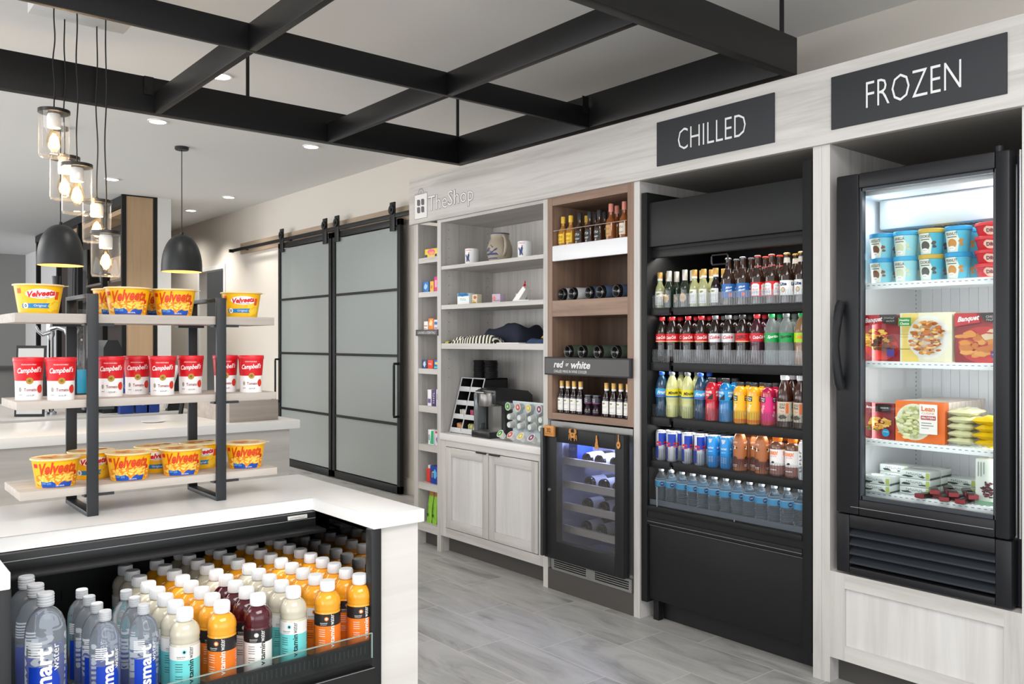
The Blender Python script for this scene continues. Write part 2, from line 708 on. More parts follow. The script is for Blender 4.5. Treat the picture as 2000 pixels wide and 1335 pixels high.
# ================================================================ ceiling downlights
m_led = M('led_glow', '#ffffff', 0.5, emit='#fff6ea', es=9)
m_trimw = M('downlight_trim', '#f2f2f0', 0.4)
spots = [(2.06, 5.50, 'between the beams over the shop'), (2.10, 6.95, 'just beyond the far beam, left of the other one'),
         (3.43, 6.97, 'just beyond the far beam, nearest the sliding doors'), (2.47, 9.74, 'deep in the room, above the small pendant cluster'),
         (3.865, 10.05, 'deep in the room, nearer and right of its pair'), (3.867, 11.39, 'deep in the room, farther and left of its pair')]
for x, y, d in spots:
    t = thing('recessed_downlight', 'round white recessed ceiling light ' + d, 'ceiling light', (x, y, 3.19), 0, 'round recessed ceiling lights')
    MB().m(m_trimw).lathe([(.062, .01), (.075, .01), (.075, 0), (.062, 0), (.062, .01)], 28, (x, y, 3.19), cap=False).build('trim_ring', t)
    MB().m(m_led).lathe([(0, 0), (.062, 0), (.062, .006), (0, .006)], 28, (x, y, 3.191), cap=False).build('lens', t)
    sp = bpy.data.lights.new('downlight', 'SPOT')
    sp.energy = 32 if y < 9 else (55 if y < 11 else 120)
    sp.spot_size = math.radians(110)
    sp.spot_blend = 0.8
    sp.shadow_soft_size = 0.08
    sp.color = (1, 0.95, 0.88)
    so = bpy.data.objects.new('downlight', sp)
    COL.objects.link(so)
    so.location = (x, y, 3.17)

sp = bpy.data.lights.new('far_wall_fill', 'SPOT')  # added fill spot without a fixture, brightens the far wall
sp.energy = 65
sp.spot_size = math.radians(150)
sp.spot_blend = 0.8
sp.shadow_soft_size = 0.08
sp.color = (1, 0.95, 0.88)
so = bpy.data.objects.new('far_wall_fill', sp)
COL.objects.link(so)
so.location = (3.72, 12.5, 3.17)
# ================================================================ pendants
m_shade = M('pendant_black', '#27292b', 0.42)
m_shin = M('pendant_inner_glow', '#e0b070', 0.6, emit='#ffc880', es=.25)  # lamp glow put into the lining by colour and weak emission
m_cord = M('cord_black', '#1c1c1c', 0.6)
def dome(x, y, zb, label, n):
    t = thing('dome_pendant_lamp', label, 'pendant lamp', (x, y, zb), 0, 'black dome pendant lamps')
    R_ = .175
    H_ = .335
    prof = []
    for i in range(13):
        a = i / 12 * PI / 2
        prof.append((max(R_ * math.sin(a) ** 0.9, .012) if i else .012, H_ * math.cos(a) ** 0.85 if i < 12 else 0))
    prof.reverse()
    outer = MB().m(m_shade)
    outer.lathe([(r, z + zb) for r, z in prof], 36, (x, y, 0), cap=False)
    outer.lathe([(R_, zb), (R_ - .004, zb)], 36, (x, y, 0), cap=False)
    outer.build('lamp_shade', t)
    inn = MB().m(m_shin)
    inn.lathe([(r * .97, z * .97 + zb) for r, z in reversed(prof)], 36, (x, y, 0), cap=False)
    inn.build('shade_lining', t)
    MB().m(m_shade).cyl((x, y, zb + H_), .014, .02, 12).build('shade_cap', t)
    MB().m(m_cord).cyl((x, y, zb + H_ + .01), .004, 3.185 - zb - H_, 8).build('cord', t)
    MB().m(m_shade).lathe([(.0, .0), (.055, .0), (.06, .006), (.06, .028), (0, .028)], 24, (x, y, 3.172)).build('canopy', t)
    MB().m(M('bulb_warm', '#ffe9c4', .4, emit='#ffd596', es=12)).lathe([(0, -.05), (.02, -.045), (.03, -.02), (.022, .02), (.012, .04), (0, .04)], 14, (x, y, zb + .17)).build('bulb', t)
    l = bpy.data.lights.new('pendant_bulb', 'POINT')
    l.energy = 1.5
    l.color = (1, .8, .55)
    l.shadow_soft_size = .04
    lo = bpy.data.objects.new('pendant_bulb', l)
    COL.objects.link(lo)
    lo.location = (x, y, zb + .06)
dome(1.55, 7.66, 2.07, 'black dome pendant lamp with warm lining, behind the glass jar lamps', 0)
dome(2.551, 7.75, 2.077, 'black dome pendant lamp hanging alone, right of the glass jar lamps', 1)

m_jar = jar_mat()
m_ring = M('dark_metal_ring', '#4b4a49', 0.35, 0.8)
m_sock = M('socket_white', '#fbfaf7', 0.5)
m_fil = M('filament', '#ffcc80', .4, emit='#ffd9a0', es=45)
m_bulbglass = thin_glass('bulb_glass', '#fff0d8', 0.0, 0.9)
m_bglow = M('bulb_core', '#fff0d0', .4, emit='#ffe9c8', es=16)
cl = thing('pendant_cluster_canopy', 'white rectangular ceiling plate the five glass jar lamps hang from', 'lamp canopy', (1.07, 4.75, 3.125))
B(M('canopy_white', '#e8e8e6', .4), .84, 1.30, 4.60, 4.90, 3.125, 3.199, bev=.004).build('plate', cl)
jars = [(.967, 4.93, 2.656, .247, 'highest and leftmost'), (1.050, 5.09, 2.452, .235, 'second highest, farther back'), (1.072, 4.91, 2.385, .264, 'middle one, in front of another'),
        (1.212, 5.09, 2.232, .235, 'second lowest, farther back'), (1.216, 4.92, 2.042, .244, 'lowest')]
for i, (x, y, zt, h, d) in enumerate(jars):
    x, y, zt, h = x * BK, y * BK, 1.45 + (zt - 1.45) * BK, h * BK
    zb = zt - h
    t = thing('glass_jar_pendant_lamp', 'clear glass jar lamp with glowing filament, ' + d + ' of the five', 'pendant lamp', (x, y, zb), 0, 'clear glass jar pendant lamps')
    r = .0725 * BK
    gl = MB().m(m_jar).lathe([(0, .004), (r - .012, .004), (r, .014), (r, h - .012)], 32, (x, y, zb), cap=False)
    gl.build('glass_jar', t)
    MB().m(m_jar).lathe([(r * .9, 0), (r * .98, .006), (r * .9, .010)], 32, (x, y, zb), cap=False).build('jar_base_ring', t)
    MB().m(m_ring).lathe([(0, -.004), (r + .003, -.004), (r + .004, 0), (r + .004, -.016), (r, -.018), (0, -.018)], 32, (x, y, zt + .004), cap=False).build('lid', t)
    MB().m(m_ring).lathe([(.012, 0), (.012, .014), (.006, .02)], 14, (x, y, zt)).build('cord_grip', t)
    MB().m(m_sock).lathe([(.03, 0), (.032, .01), (.032, .055), (.028, .07)], 20, (x, y, zt - .085)).build('socket', t)
    zc = zt - .085
    MB().m(m_bulbglass).lathe([(.013, 0), (.016, -.015), (.03, -.045), (.034, -.07), (.028, -.095), (.012, -.113), (0, -.117)], 22, (x, y, zc), cap=False).build('bulb', t)
    f = MB().m(m_fil)
    for k in range(6):
        a = k * PI / 3
        f.tube([(x + .006 * math.cos(a), y + .006 * math.sin(a), zc - .03), (x + .014 * math.cos(a + .3), y + .014 * math.sin(a + .3), zc - .092)], .0013, 5)
    f.m(m_bglow).lathe([(0, -.035), (.006, -.04), (.009, -.06), (.008, -.08), (0, -.09)], 10, (x, y, zc))
    f.build('filament', t)
    pts = []
    n = 26
    ph = i * 1.7
    for k in range(n + 1):
        s_ = k / n
        amp = .006 * math.sin(s_ * PI)
        pts.append((x + amp * math.sin(s_ * 11 + ph), y + amp * math.cos(s_ * 9 + ph), zt + .018 + (3.126 - zt - .018) * s_))
    MB().m(m_cord).tube(pts, .0035, 6).build('cord', t)
    l = bpy.data.lights.new('jar_bulb', 'POINT')
    l.energy = 2.5
    l.color = (1, .8, .55)
    l.shadow_soft_size = .03
    lo = bpy.data.objects.new('jar_bulb', l)
    COL.objects.link(lo)
    lo.location = (x, y, zc - .06)
# ================================================================ SHELVING WALL (front plane X = 3.331)
D = 3.331
wz = wood('greywash_vertical', '#9f9b96', '#cfccc8', 'Z', c3='#bfbcb8')
wy = wood('greywash_horizontal', '#a5a19c', '#d2cfcb', 'Y', c3='#c3c0bc')
wzi = wood('greywash_inner', '#a29e99', '#cfccc8', 'Z', 1.2, c3='#bdbab6')
m_toe = M('toe_kick', '#4a4744', 0.6)
bw = wood('brown_wood', '#6f5546', '#a58a76', 'Z', 1.1, c3='#8a705f')
bwy = wood('brown_wood_h', '#6f5546', '#a58a76', 'Y', 1.1, c3='#8a705f')
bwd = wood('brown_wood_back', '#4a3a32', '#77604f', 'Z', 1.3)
m_hole = M('pin_hole', '#5d5a57', .8)
m_lbl = M('sign_plate', '#4a4846', .45)
m_let = M('sign_letters', '#dcdcdc', .45)
m_sign = M('sign_charcoal', '#333538', .6, spec=.3)
m_blackpull = M('pull_dark', '#3a3837', .4, .5)

def sign_text(mb, s, w, h, c, mat, depth=.004, **k):
    """raised letters on a plane facing -X; c = (x, y, z) centre"""
    mb.m(mat)
    f = flat_map(c, (0, -1, 0), (0, 0, 1))
    mb.art(T(s, w, h, **k), f, off=depth)
    return mb

# fascia
t = thing('fascia_board', 'long pale greywash fascia board over the shelves and coolers', 'fascia', (D, 3, 2.289))
B(wy, D - .022, D + .01, 1.10, 5.165, 2.289, 2.615, bev=.002).build('board', t)
B(wy, D + .01, 4.355, 5.12, 5.132, 2.32, 2.60).build('end_panel', t)
B(wy, D + .01, 4.355, 1.122, 5.12, 2.58, 2.60).build('top_panel', t)
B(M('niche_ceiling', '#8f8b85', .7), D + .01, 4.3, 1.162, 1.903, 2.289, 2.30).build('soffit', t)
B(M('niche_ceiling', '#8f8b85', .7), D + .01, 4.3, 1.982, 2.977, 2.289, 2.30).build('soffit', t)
# The Shop logo, engraved
m_eng = M('engraved_line', '#8f8c89', .6)
m_engw = M('engraved_face', '#e4e2df', .6)
m_win = M('logo_window', '#59575b', .5)
f = flat_map((D - .022, 0, 0), (0, -1, 0), (0, 0, 1))
lg = MB()
def yb(y): return -y
m_eng2 = M('engraved_line_dark', '#6f6c6a', .6)
lg.m(m_eng2).art(R2(yb(5.0915), yb(4.9305), 2.3185, 2.4945), f, .0006)
lg.m(m_engw).art(R2(yb(5.0885), yb(4.9335), 2.3215, 2.4915), f, .0012)
lg.m(m_win)
for a, b_ in ((5.058, 5.018), (5.006, 4.966)):
    for c, d in ((2.360, 2.403), (2.412, 2.456)):
        lg.art(P2([(yb(a), c + .010), (yb(a) + .010, c), (yb(b_), c), (yb(b_), d - .010), (yb(b_) - .010, d), (yb(a), d)]), f, .0018)
lg.m(m_eng2)
def stroke(pts, wd):
    gs = []
    for (x0, y0), (x1, y1) in zip(pts, pts[1:]):
        dx, dy = x1 - x0, y1 - y0
        l = math.hypot(dx, dy) or 1
        nx, ny = -dy / l * wd / 2, dx / l * wd / 2
        gs.append(([(x0 + nx, y0 + ny), (x0 - nx, y0 - ny), (x1 - nx, y1 - ny), (x1 + nx, y1 + ny)], [(0, 1, 2, 3)]))
    return gs
for r1_, r2_ in ((.036, .040), (.030, .033), (.013, .018), (.008, .012)):
    arc = [(yb(5.010) + r1_ * math.cos(a * PI / 10), 2.4945 + r2_ * math.sin(a * PI / 10)) for a in range(11)]
    lg.art(stroke(arc, .0022), f, .0006)
lg.art(stroke([(yb(5.09), 2.497), (yb(5.05), 2.503)], .002) + stroke([(yb(4.97), 2.503), (yb(4.932), 2.500)], .002), f, .0006)
def outline(s_, w_, h_, cy_, cz_):
    lg.m(m_eng2).art(T(s_, w_, h_, yb(cy_), cz_, bold=.022), f, .0006)
    lg.m(m_engw).art(T(s_, w_ - .005, h_ - .005, yb(cy_), cz_, bold=-.004), f, .0014)
outline('The', .232, .108, 4.805, 2.411)
outline('Shop', .290, .136, 4.536, 2.403)
lg.build('engraved_logo', t)

for nm, y0, y1, z0, z1, s, tw, th, ty, tz, lab in (
        ('chilled_sign', 2.836, 2.155, 2.339, 2.562, 'CHILLED', .395, .105, 2.50, 2.449, 'smaller charcoal sign reading CHILLED above the open drinks cooler'),
        ('frozen_sign', 1.881, 1.201, 2.341, 2.562, 'FROZEN', .37, .107, 1.542, 2.452, 'larger-looking charcoal sign reading FROZEN above the glass-door freezer')):
    t = thing(nm, lab, 'sign', (D - .022, (y0 + y1) / 2, z0))
    B(m_sign, D - .030, D - .022, y1, y0, z0, z1, bev=.001).build('plate', t)
    sign_text(MB(), s, tw, th, (D - .030, ty, tz), m_let, .0015, bold=-.012).build('lettering', t)

# vertical side posts belong to the cabinets next to them
def shelf_holes(mb, y, s, x0, x1, z0, z1):
    mb.m(m_hole)
    z = z0
    while z < z1:
        for x in (x0, x1):
            mb.cyl((x, y, z), .003, s * .0012, 6, 'y')
        z += .064

# --- narrow shelf unit
t = thing('narrow_shelf_cabinet', 'tall narrow pale shelf cabinet at the far end, stocked with small sundries', 'shelf cabinet', (3.45, 4.96, 0))
B(wz, D, D + .28, 5.082, 5.132, 0, 2.289).build('side_panel', t)
B(wzi, D + .27, D + .28, 4.84, 5.082, 0.1, 2.289).build('back_panel', t)
nz = [(2.005, 2.043), (1.764, 1.80), (1.493, 1.528), (1.221, 1.258), (.95, .995), (.675, .722), (.40, .449), (.105, .162)]
for a, b_ in nz:
    B(wy, D + .004, D + .27, 4.84, 5.082, a, b_).build('shelf', t)
B(m_toe, D + .07, D + .085, 4.84, 5.082, 0, .105).build('toe_kick', t)
t2 = thing('sundries_sign', 'thin dark strip sign reading SUNDRIES & ESSENTIALS on the narrow cabinet', 'sign', (D - .004, 4.96, 1.49))
B(m_lbl, D - .008, D, 4.825, 5.10, 1.49, 1.534, bev=.001).build('plate', t2)
sign_text(MB(), 'SUNDRIES & ESSENTIALS', .225, .018, (D - .008, 4.962, 1.512), m_let, .0008).build('lettering', t2)

# --- big display shelves
t = thing('display_shelf_cabinet', 'wide pale open shelf cabinet with mugs, souvenirs and folded shirts', 'shelf cabinet', (3.55, 4.25, .83))
B(wz, D, 3.80, 4.796, 4.84, 0, 2.289).build('side_panel', t)
B(wz, D, 3.80, 3.695, 3.735, 0, 2.289).build('side_panel', t)
B(wzi, 3.79, 3.80, 3.735, 4.796, .77, 2.289).build('back_panel', t)
B(wy, D, 3.79, 3.735, 4.796, 2.27, 2.289).build('top_panel', t)
for a, b_ in ((1.944, 1.968), (1.671, 1.700), (1.400, 1.437)):
    B(wy, D + .003, 3.79, 3.735, 4.796, a, b_).build('shelf', t)
mb = MB()
shelf_holes(mb, 4.796, -1, 3.40, 3.74, 1.2, 2.25)
mb.build('pin_holes', t)

# --- base cabinet with two doors
t = thing('base_cabinet', 'pale greywash base cabinet with two shaker doors under the coffee maker', 'cabinet', (3.55, 4.25, 0))
B(wz, D + .02, 3.79, 3.735, 4.796, .115, .775).build('body', t)
B(wz, D, D + .02, 4.735, 4.796, .115, .775).build('stile', t)
B(wz, D, D + .02, 3.735, 3.775, .115, .775).build('stile', t)
B(wy, D, D + .02, 3.775, 4.735, .115, .175).build('bottom_rail', t)
B(wy, D, D + .02, 3.775, 4.735, .735, .775).build('top_rail', t)
B(m_toe, D + .07, D + .085, 3.735, 4.796, 0, .115).build('toe_kick', t)
for y0, y1, hy in ((4.262, 4.73, 4.33), (3.78, 4.256, 4.19)):
    d = MB().m(wz)
    for q in ((y0, y0 + .06), (y1 - .06, y1)):
        d.box(D - .004, D + .018, q[0], q[1], .18, .73, bev=.0015)
    d.m(wy)
    for q in ((.18, .24), (.67, .73)):
        d.box(D - .004, D + .018, y0 + .06, y1 - .06, q[0], q[1], bev=.0015)
    d = d.m(wood('door_panel_pale', '#bcbab8', '#dddcda', 'Z', .8, c3='#cfcdcb'))
    d.box(D + .007, D + .018, y0 + .06, y1 - .06, .24, .67)
    d = d.build('door', t)
    MB().m(m_blackpull).box(D - .016, D - .003, hy - .05, hy + .05, .724, .734, bev=.001).build('handle', d)
tag(B(M('quartz_white', '#e6e4e1', .25), D - .012, 3.79, 3.735, 4.796, .777, .822, bev=.003).build('worktop', None, (3.55, 4.25, .777)), 'white stone worktop carrying the black coffee maker', 'worktop')

# --- brown wine tower
t = thing('wine_tower_cabinet', 'tall brown wood cabinet with liquor and wine bottles above the wine fridge', 'cabinet', (3.5, 3.36, 1.0))
B(bw, D - .002, 3.74, 3.654, 3.695, .997, 2.289).build('side_panel', t)
B(bw, D - .002, 3.74, 3.018, 3.061, .997, 2.289).build('side_panel', t)
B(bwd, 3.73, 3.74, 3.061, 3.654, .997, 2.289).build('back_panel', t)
B(bwy, D - .001, 3.73, 3.061, 3.654, 2.243, 2.289).build('top_rail', t)
B(bwy, D - .001, 3.73, 3.061, 3.654, .997, 1.034).build('bottom_shelf', t)
B(bwy, D - .001, 3.73, 3.061, 3.654, 1.595, 1.688).build('shelf', t)
B(bwy, D + .012, 3.73, 3.061, 3.654, 1.32, 1.355).build('shelf', t)
B(bwy, D + .012, 3.73, 3.061, 3.654, 1.96, 1.995).build('shelf', t)
B(M('white_laminate', '#e9ebee', .35), D - .004, D + .010, 3.061, 3.654, 1.917, 2.008, bev=.006).build('white_front_lip', t)
MB().m(M('wire_steel', '#d8d8d8', .3, .8)).tube([(D, 3.07, 2.095), (D, 3.645, 2.095)], .0022, 6).build('guard_rail', t)
t2 = thing('wine_sign', 'dark strip sign reading red or white across the brown cabinet', 'sign', (D - .01, 3.36, 1.255))
MB().m(m_sign).box(D - .022, D - .004, 3.021, 3.70, 1.256, 1.36, bev=.001).build('frame', t2)
B(m_lbl, D - .024, D - .021, 3.030, 3.692, 1.264, 1.352).build('plate', t2)
mb = MB()
sign_text(mb, 'red', .083, .040, (D - .024, 3.575, 1.319), m_let, .0008, shear=.25, bold=.03)
sign_text(mb, 'or', .026, .018, (D - .024, 3.503, 1.317), m_let, .0008, shear=.25, bold=.02)
sign_text(mb, 'white', .155, .042, (D - .024, 3.395, 1.318), m_let, .0008, shear=.25, bold=.03)
sign_text(mb, 'CHILLED MINIS IN WINE COOLER', .27, .015, (D - .024, 3.48, 1.279), m_let, .0008)
mb.build('lettering', t2)

# --- panels around the merchandiser niche and the freezer base
t = thing('wood_partition', 'pale vertical wood partition between the wine fridge and the open drinks cooler', 'panel', (3.8, 2.997, 0))
B(wz, D, 4.3, 2.977, 3.018, 0, 2.289).build('panel', t)
t = thing('wood_partition', 'pale double wood partition between the open drinks cooler and the freezer', 'panel', (3.8, 1.94, 0))
B(wz, D, 4.3, 1.942, 1.982, 0, 2.289).build('panel', t)
B(wz, D, 4.3, 1.903, 1.941, 0, 2.289).build('panel', t)
t = thing('wood_partition', 'pale wood partition right of the freezer at the photo edge', 'panel', (3.8, 1.14, 0))
B(wz, D, 4.3, 1.122, 1.162, 0, 2.289).build('panel', t)
t = thing('freezer_base_cabinet', 'pale wood plinth cabinet with recessed panel carrying the freezer', 'cabinet', (3.8, 1.53, 0))
B(wood('door_panel_pale', '#bcbab8', '#dddcda', 'Z', .8, c3='#cfcdcb'), D + .012, 4.2, 1.162, 1.903, .11, .476).build('body', t)
for a, b_ in ((1.836, 1.903), (1.162, 1.222)):
    B(wz, D, D + .012, a, b_, .11, .476).build('stile', t)
B(wy, D, D + .012, 1.222, 1.836, .414, .476).build('top_rail', t)
B(wy, D, D + .012, 1.222, 1.836, .11, .172).build('bottom_rail', t)
B(m_toe, D + .07, D + .085, 1.162, 1.903, 0, .11).build('toe_kick', t)

# ================================================================ WINE FRIDGE
m_fb = M('fridge_black', '#1d1e20', .48, spec=.35)
m_fs = M('fridge_steel', '#9c9c9a', .35, .75)
m_fin = M('fridge_inside', '#9a9ba6', .5)
m_gl = thin_glass('door_glass', '#e2e4e8', 0.12, 3.0)
t = thing('wine_fridge', 'under-counter wine fridge with black glass door and steel trim', 'wine fridge', (3.55, 3.36, 0))
x0 = D + .012
b = MB().m(m_fs)
b.box(x0, 3.76, 3.64, 3.68, .12, .985).box(x0, 3.76, 3.035, 3.075, .12, .985).box(x0, 3.76, 3.075, 3.64, .935, .985)
b.build('cabinet_trim', t)
b = MB().m(m_fin)
b.box(3.70, 3.71, 3.075, 3.64, .2, .935).box(x0 + .02, 3.70, 3.63, 3.64, .2, .935).box(x0 + .02, 3.70, 3.075, 3.085, .2, .935).box(x0 + .02, 3.70, 3.085, 3.63, .2, .215)
b.build('liner', t)
dr = MB().m(m_fb)
dx0, dx1 = D - .055, D - .008
dr.box(dx0, dx1, 3.56, 3.665, .20, .955, bev=.003).box(dx0, dx1, 3.04, 3.104, .20, .955, bev=.003)
dr.box(dx0, dx1, 3.104, 3.56, .20, .305, bev=.002).box(dx0, dx1, 3.104, 3.56, .875, .955, bev=.002)
d = dr.build('door', t)
B(m_gl, D - .054, D - .049, 3.10, 3.565, .30, .88).build('glass', d)
MB().m(M('handle_grey', '#4e4f50', .35, .6)).box(D - .084, D - .055, 3.648, 3.668, .21, .95, bev=.003).build('handle', d)
MB().m(m_fs).lathe([(.0, -.006), (.008, -.006), (.010, 0), (.010, .004)], 14, (D - .058, 3.615, .596), 'x').build('lock', d)
gr = MB().m(m_fs)
gr.box(D - .004, D + .01, 3.03, 3.654, .120, .134).box(D - .004, D + .01, 3.03, 3.654, .178, .190)
gr.box(D - .004, D + .01, 3.635, 3.654, .134, .178).box(D - .004, D + .01, 3.03, 3.05, .134, .178).box(D - .006, D + .01, 3.30, 3.37, .134, .178)
for k in range(3):
    gr.box(D - .003, D + .006, 3.05, 3.64, .141 + k * .012, .146 + k * .012)
gr.m(M('void_black', '#101010', .8)).box(D + .010, D + .02, 3.05, 3.64, .125, .185)
gr.build('vent_grille', t)
B(m_toe, D + .002, D + .02, 3.018, 3.695, 0, .12).build('kick_plate', t)
m_rack = wood('rack_wood', '#a89c8a', '#cfc6b6', 'Y')
for z in (.75, .615, .487, .355):
    r = MB().m(m_rack).box(D + .06, D + .08, 3.09, 3.625, z - .02, z + .02)
    r.m(m_fs)
    for k in range(9):
        r.box(D + .08, 3.69, 3.10 + k * .064, 3.104 + k * .064, z - .018, z - .014)
    r.build('rack', t)
led = bpy.data.lights.new('fridge_led', 'AREA')
led.shape = 'RECTANGLE'
led.size = .45; led.size_y = .06
led.energy = 7
led.color = (.48, .55, 1.0)
lo = bpy.data.objects.new('fridge_led', led)
COL.objects.link(lo)
lo.location = (3.50, 3.36, .928)
lo.rotation_euler = (0, 0, PI / 2)

# ================================================================ OPEN MERCHANDISER
m_mb = M('merch_black', '#18191a', .48, spec=.3)
m_mb2 = M('merch_panel', '#1e1f20', .45, spec=.3)
m_dark = M('merch_inside', '#121314', .6)
m_line = M('bright_trim', '#a8a9aa', .35, .6)
m_clear = thin_glass('clear_lip', '#f6f8f9', .05, 1.0)
m_streak = thin_glass('lip_reflection', '#c9ced2', .1, 3.0)  # reflection streaks on the clear lip, modelled as pale ribs
t = thing('open_drinks_cooler', 'tall black open-front drinks cooler with five stocked shelves', 'drinks cooler', (3.75, 2.48, 0))
MX = 3.36
B(m_mb, MX - .025, 4.1, 2.93, 2.969, .095, 2.225, bev=.002).build('side_panel', t)
B(m_mb, MX - .025, 4.1, 1.99, 2.036, .095, 2.24, bev=.002).build('side_panel', t)
B(m_dark, 4.02, 4.1, 2.036, 2.93, .2, 2.1).build('back_panel', t)
B(m_mb2, MX - .012, MX + .03, 2.036, 2.93, 1.94, 2.17, bev=.003).build('canopy_panel', t)
B(m_mb, MX + .03, 4.02, 2.036, 2.93, 2.0, 2.15).build('canopy_top', t)
r = MB().m(m_mb2).box(MX + .012, MX + .05, 2.036, 2.93, 1.885, 1.925, bev=.002)
r.m(m_mb).box(MX + .02, MX + .06, 2.036, 2.93, 1.925, 1.94)
r.build('night_blind_rail', t)
MB().m(M('blind_pull', '#3c3d40', .3, .5)).tube([(MX + .0, 2.535, 1.868), (MX + .0, 2.45, 1.868), (MX + .0, 2.445, 1.86), (MX + .0, 2.445, 1.828), (MX + .0, 2.45, 1.822), (MX + .0, 2.535, 1.822), (MX + .0, 2.54, 1.828), (MX + .0, 2.54, 1.86)], .004, 6, closed=True).build('blind_pull', t)
MS = [1.622, 1.342, 1.059, .833]
for z, zb in zip(MS, (1.586, 1.299, 1.016, .795)):
    s = MB().m(m_mb)
    s.box(MX - .004, MX + .012, 2.045, 2.775, zb, z, bev=.002).box(MX - .004, MX + .012, 2.80, 2.925, zb, z, bev=.002)
    s.m(m_dark).box(MX + .012, 3.95, 2.04, 2.926, z - .016, z)
    s = s.build('shelf', t)
    lp_ = MB().m(m_clear).box(MX - .001, MX + .001, 2.045, 2.775, z, z + .068).box(MX - .001, MX + .001, 2.80, 2.925, z, z + .068).m(m_streak)
    for k in range(64):
        y = 2.052 + k * .0136
        if not 2.772 < y < 2.802:
            lp_.box(MX - .0018, MX - .001, y, y + .002, z + .004, z + .062)
    lp_.build('clear_lip', s)
tr = MB().m(M('tray_grey', '#85878a', .4, .3)).box(MX - .002, MX + .006, 2.036, 2.93, .604, .63).m(m_dark).box(MX + .006, 3.98, 2.036, 2.93, .60, .606)
tr.build('bottom_deck', t)
B(thin_glass('front_glass', '#e6eaee', .0, 1.2), MX - .016, MX - .011, 2.04, 2.93, .555, .80).build('front_glass', t)
MB().m(m_line).box(MX - .017, MX - .012, 2.868, 2.872, .55, .70).box(MX - .017, MX - .012, 2.395, 2.399, .56, .61).build('glass_edge', t)
lp = MB().m(m_mb)
lp.box(MX - .03, MX + .02, 2.036, 2.93, .575, .600, bev=.003).box(MX - .02, MX + .02, 2.036, 2.93, .54, .575).box(MX - .028, MX + .02, 2.036, 2.93, .505, .54, bev=.002)
lp.m(m_line).box(MX - .0295, MX - .0275, 2.036, 2.925, .520, .5215).box(MX - .014, MX - .0115, 2.036, 2.925, .4975, .499)
lp.build('front_ledge', t)
B(m_mb, MX - .012, 4.05, 2.036, 2.925, .115, .497, bev=.002).build('lower_panel', t)
B(m_dark, D + .10, 4.0, 2.0, 2.90, 0, .115).build('base', t)
MB().m(m_mb).box(MX + .02, MX + .055, 2.89, 2.925, 0, .115).build('foot', t)
MB().m(M('cooler_strip', '#ffffff', .5, emit='#fff4e2', es=3)).box(MX + .07, MX + .09, 2.06, 2.90, 1.93, 1.938).build('light_strip', t)
al = area('cooler_light', (MX + .10, 2.48, 1.93), (0, .5, 0), .06, .8, 3.0, (1, .95, .88))
for k, z in enumerate((1.60, 1.31, 1.03, .81)):
    area('shelf_light', (MX + .05, 2.48, z - .02), (0, .35, 0), .03, .85, .8, (1, .96, .9))

# ================================================================ FREEZER
m_zb = M('freezer_black', '#1a1b1e', .42, spec=.35)
m_zin = M('freezer_white', '#eaecee', .45)
m_zs = M('freezer_shelf', '#eef3f3', .4)
t = thing('glass_door_freezer', 'black glass-door freezer lit inside, standing on a pale wood plinth', 'freezer', (3.75, 1.53, .476))
FX = D + .05
sh = MB().m(m_zb)
sh.box(FX, 4.15, 1.85, 1.868, .486, 2.13).box(FX, 4.15, 1.175, 1.195, .486, 2.13).box(FX, 4.15, 1.195, 1.85, 2.10, 2.13).box(4.13, 4.15, 1.195, 1.85, .72, 2.1)
sh.build('cabinet_shell', t)
ln = MB().m(m_zin)
ln.box(FX + .02, 4.05, 1.822, 1.85, .72, 2.10).box(FX + .02, 4.05, 1.195, 1.225, .72, 2.10).box(FX + .02, 4.05, 1.225, 1.822, 2.06, 2.10).box(4.0, 4.05, 1.225, 1.822, .72, 2.06)
for k in range(14):
    ln.box(3.995, 4.0, 1.25 + k * .04, 1.262 + k * .04, .80, 1.9)
ln.box(FX + .02, 4.0, 1.225, 1.822, .74, .78)
ln.m(M('slot_dark', '#7f8a90', .6))
for k in range(60):
    ln.box(FX + .045, FX + .05, 1.821, 1.822, .80 + k * .02, .808 + k * .02)
    ln.box(3.94, 3.945, 1.821, 1.822, .80 + k * .02, .808 + k * .02)
ln.build('liner', t)
ev = MB().m(M('evap_grey', '#aab2b5', .4)).box(3.55, 4.0, 1.225, 1.80, 1.93, 2.06, bev=.01)
ev.m(M('evap_slots', '#5c6468', .6))
for k in range(10):
    ev.box(3.60, 3.66, 1.40 + k * .02, 1.41 + k * .02, 1.9285, 1.9305)
ev.build('evaporator_housing', t)
gr = MB().m(m_zb)
gx0, gx1 = D - .01, FX + .05
gr.box(gx0, gx1, 1.811, 1.868, .486, .730, bev=.006).box(gx0, gx1, 1.192, 1.248, .486, .730, bev=.006)
gr.box(gx0, gx1, 1.248, 1.811, .676, .730, bev=.004).box(gx0, gx1, 1.248, 1.811, .486, .514, bev=.004)
gr.m(M('void_black', '#101010', .8)).box(FX + .03, FX + .05, 1.248, 1.811, .51, .68)
gr.build('lower_housing', t)
for k in range(4):
    z = .528 + k * .038
    l = MB().m(M('louver_grey', '#30343a', .4, .2))
    l.prism([(0, 0), (.03, .022), (.034, .028), (.03, .030), (0, .008)], (gx0 + .002, 1.248, z), (1, 0, 0), (0, 0, 1), (0, .563, 0))
    l.build('louver', t)
B(m_zb, FX, 4.12, 1.20, 1.86, .478, .72).build('compressor_box', t)
dr = MB().m(m_zb)
q0, q1 = D - .02, D + .045
dr.box(q0, q1, 1.765, 1.864, .735, 2.142, bev=.008).box(q0, q1, 1.195, 1.245, .735, 2.142, bev=.008)
dr.box(q0, q1, 1.245, 1.765, .735, .80, bev=.006).box(q0, q1, 1.245, 1.765, 2.08, 2.142, bev=.006)
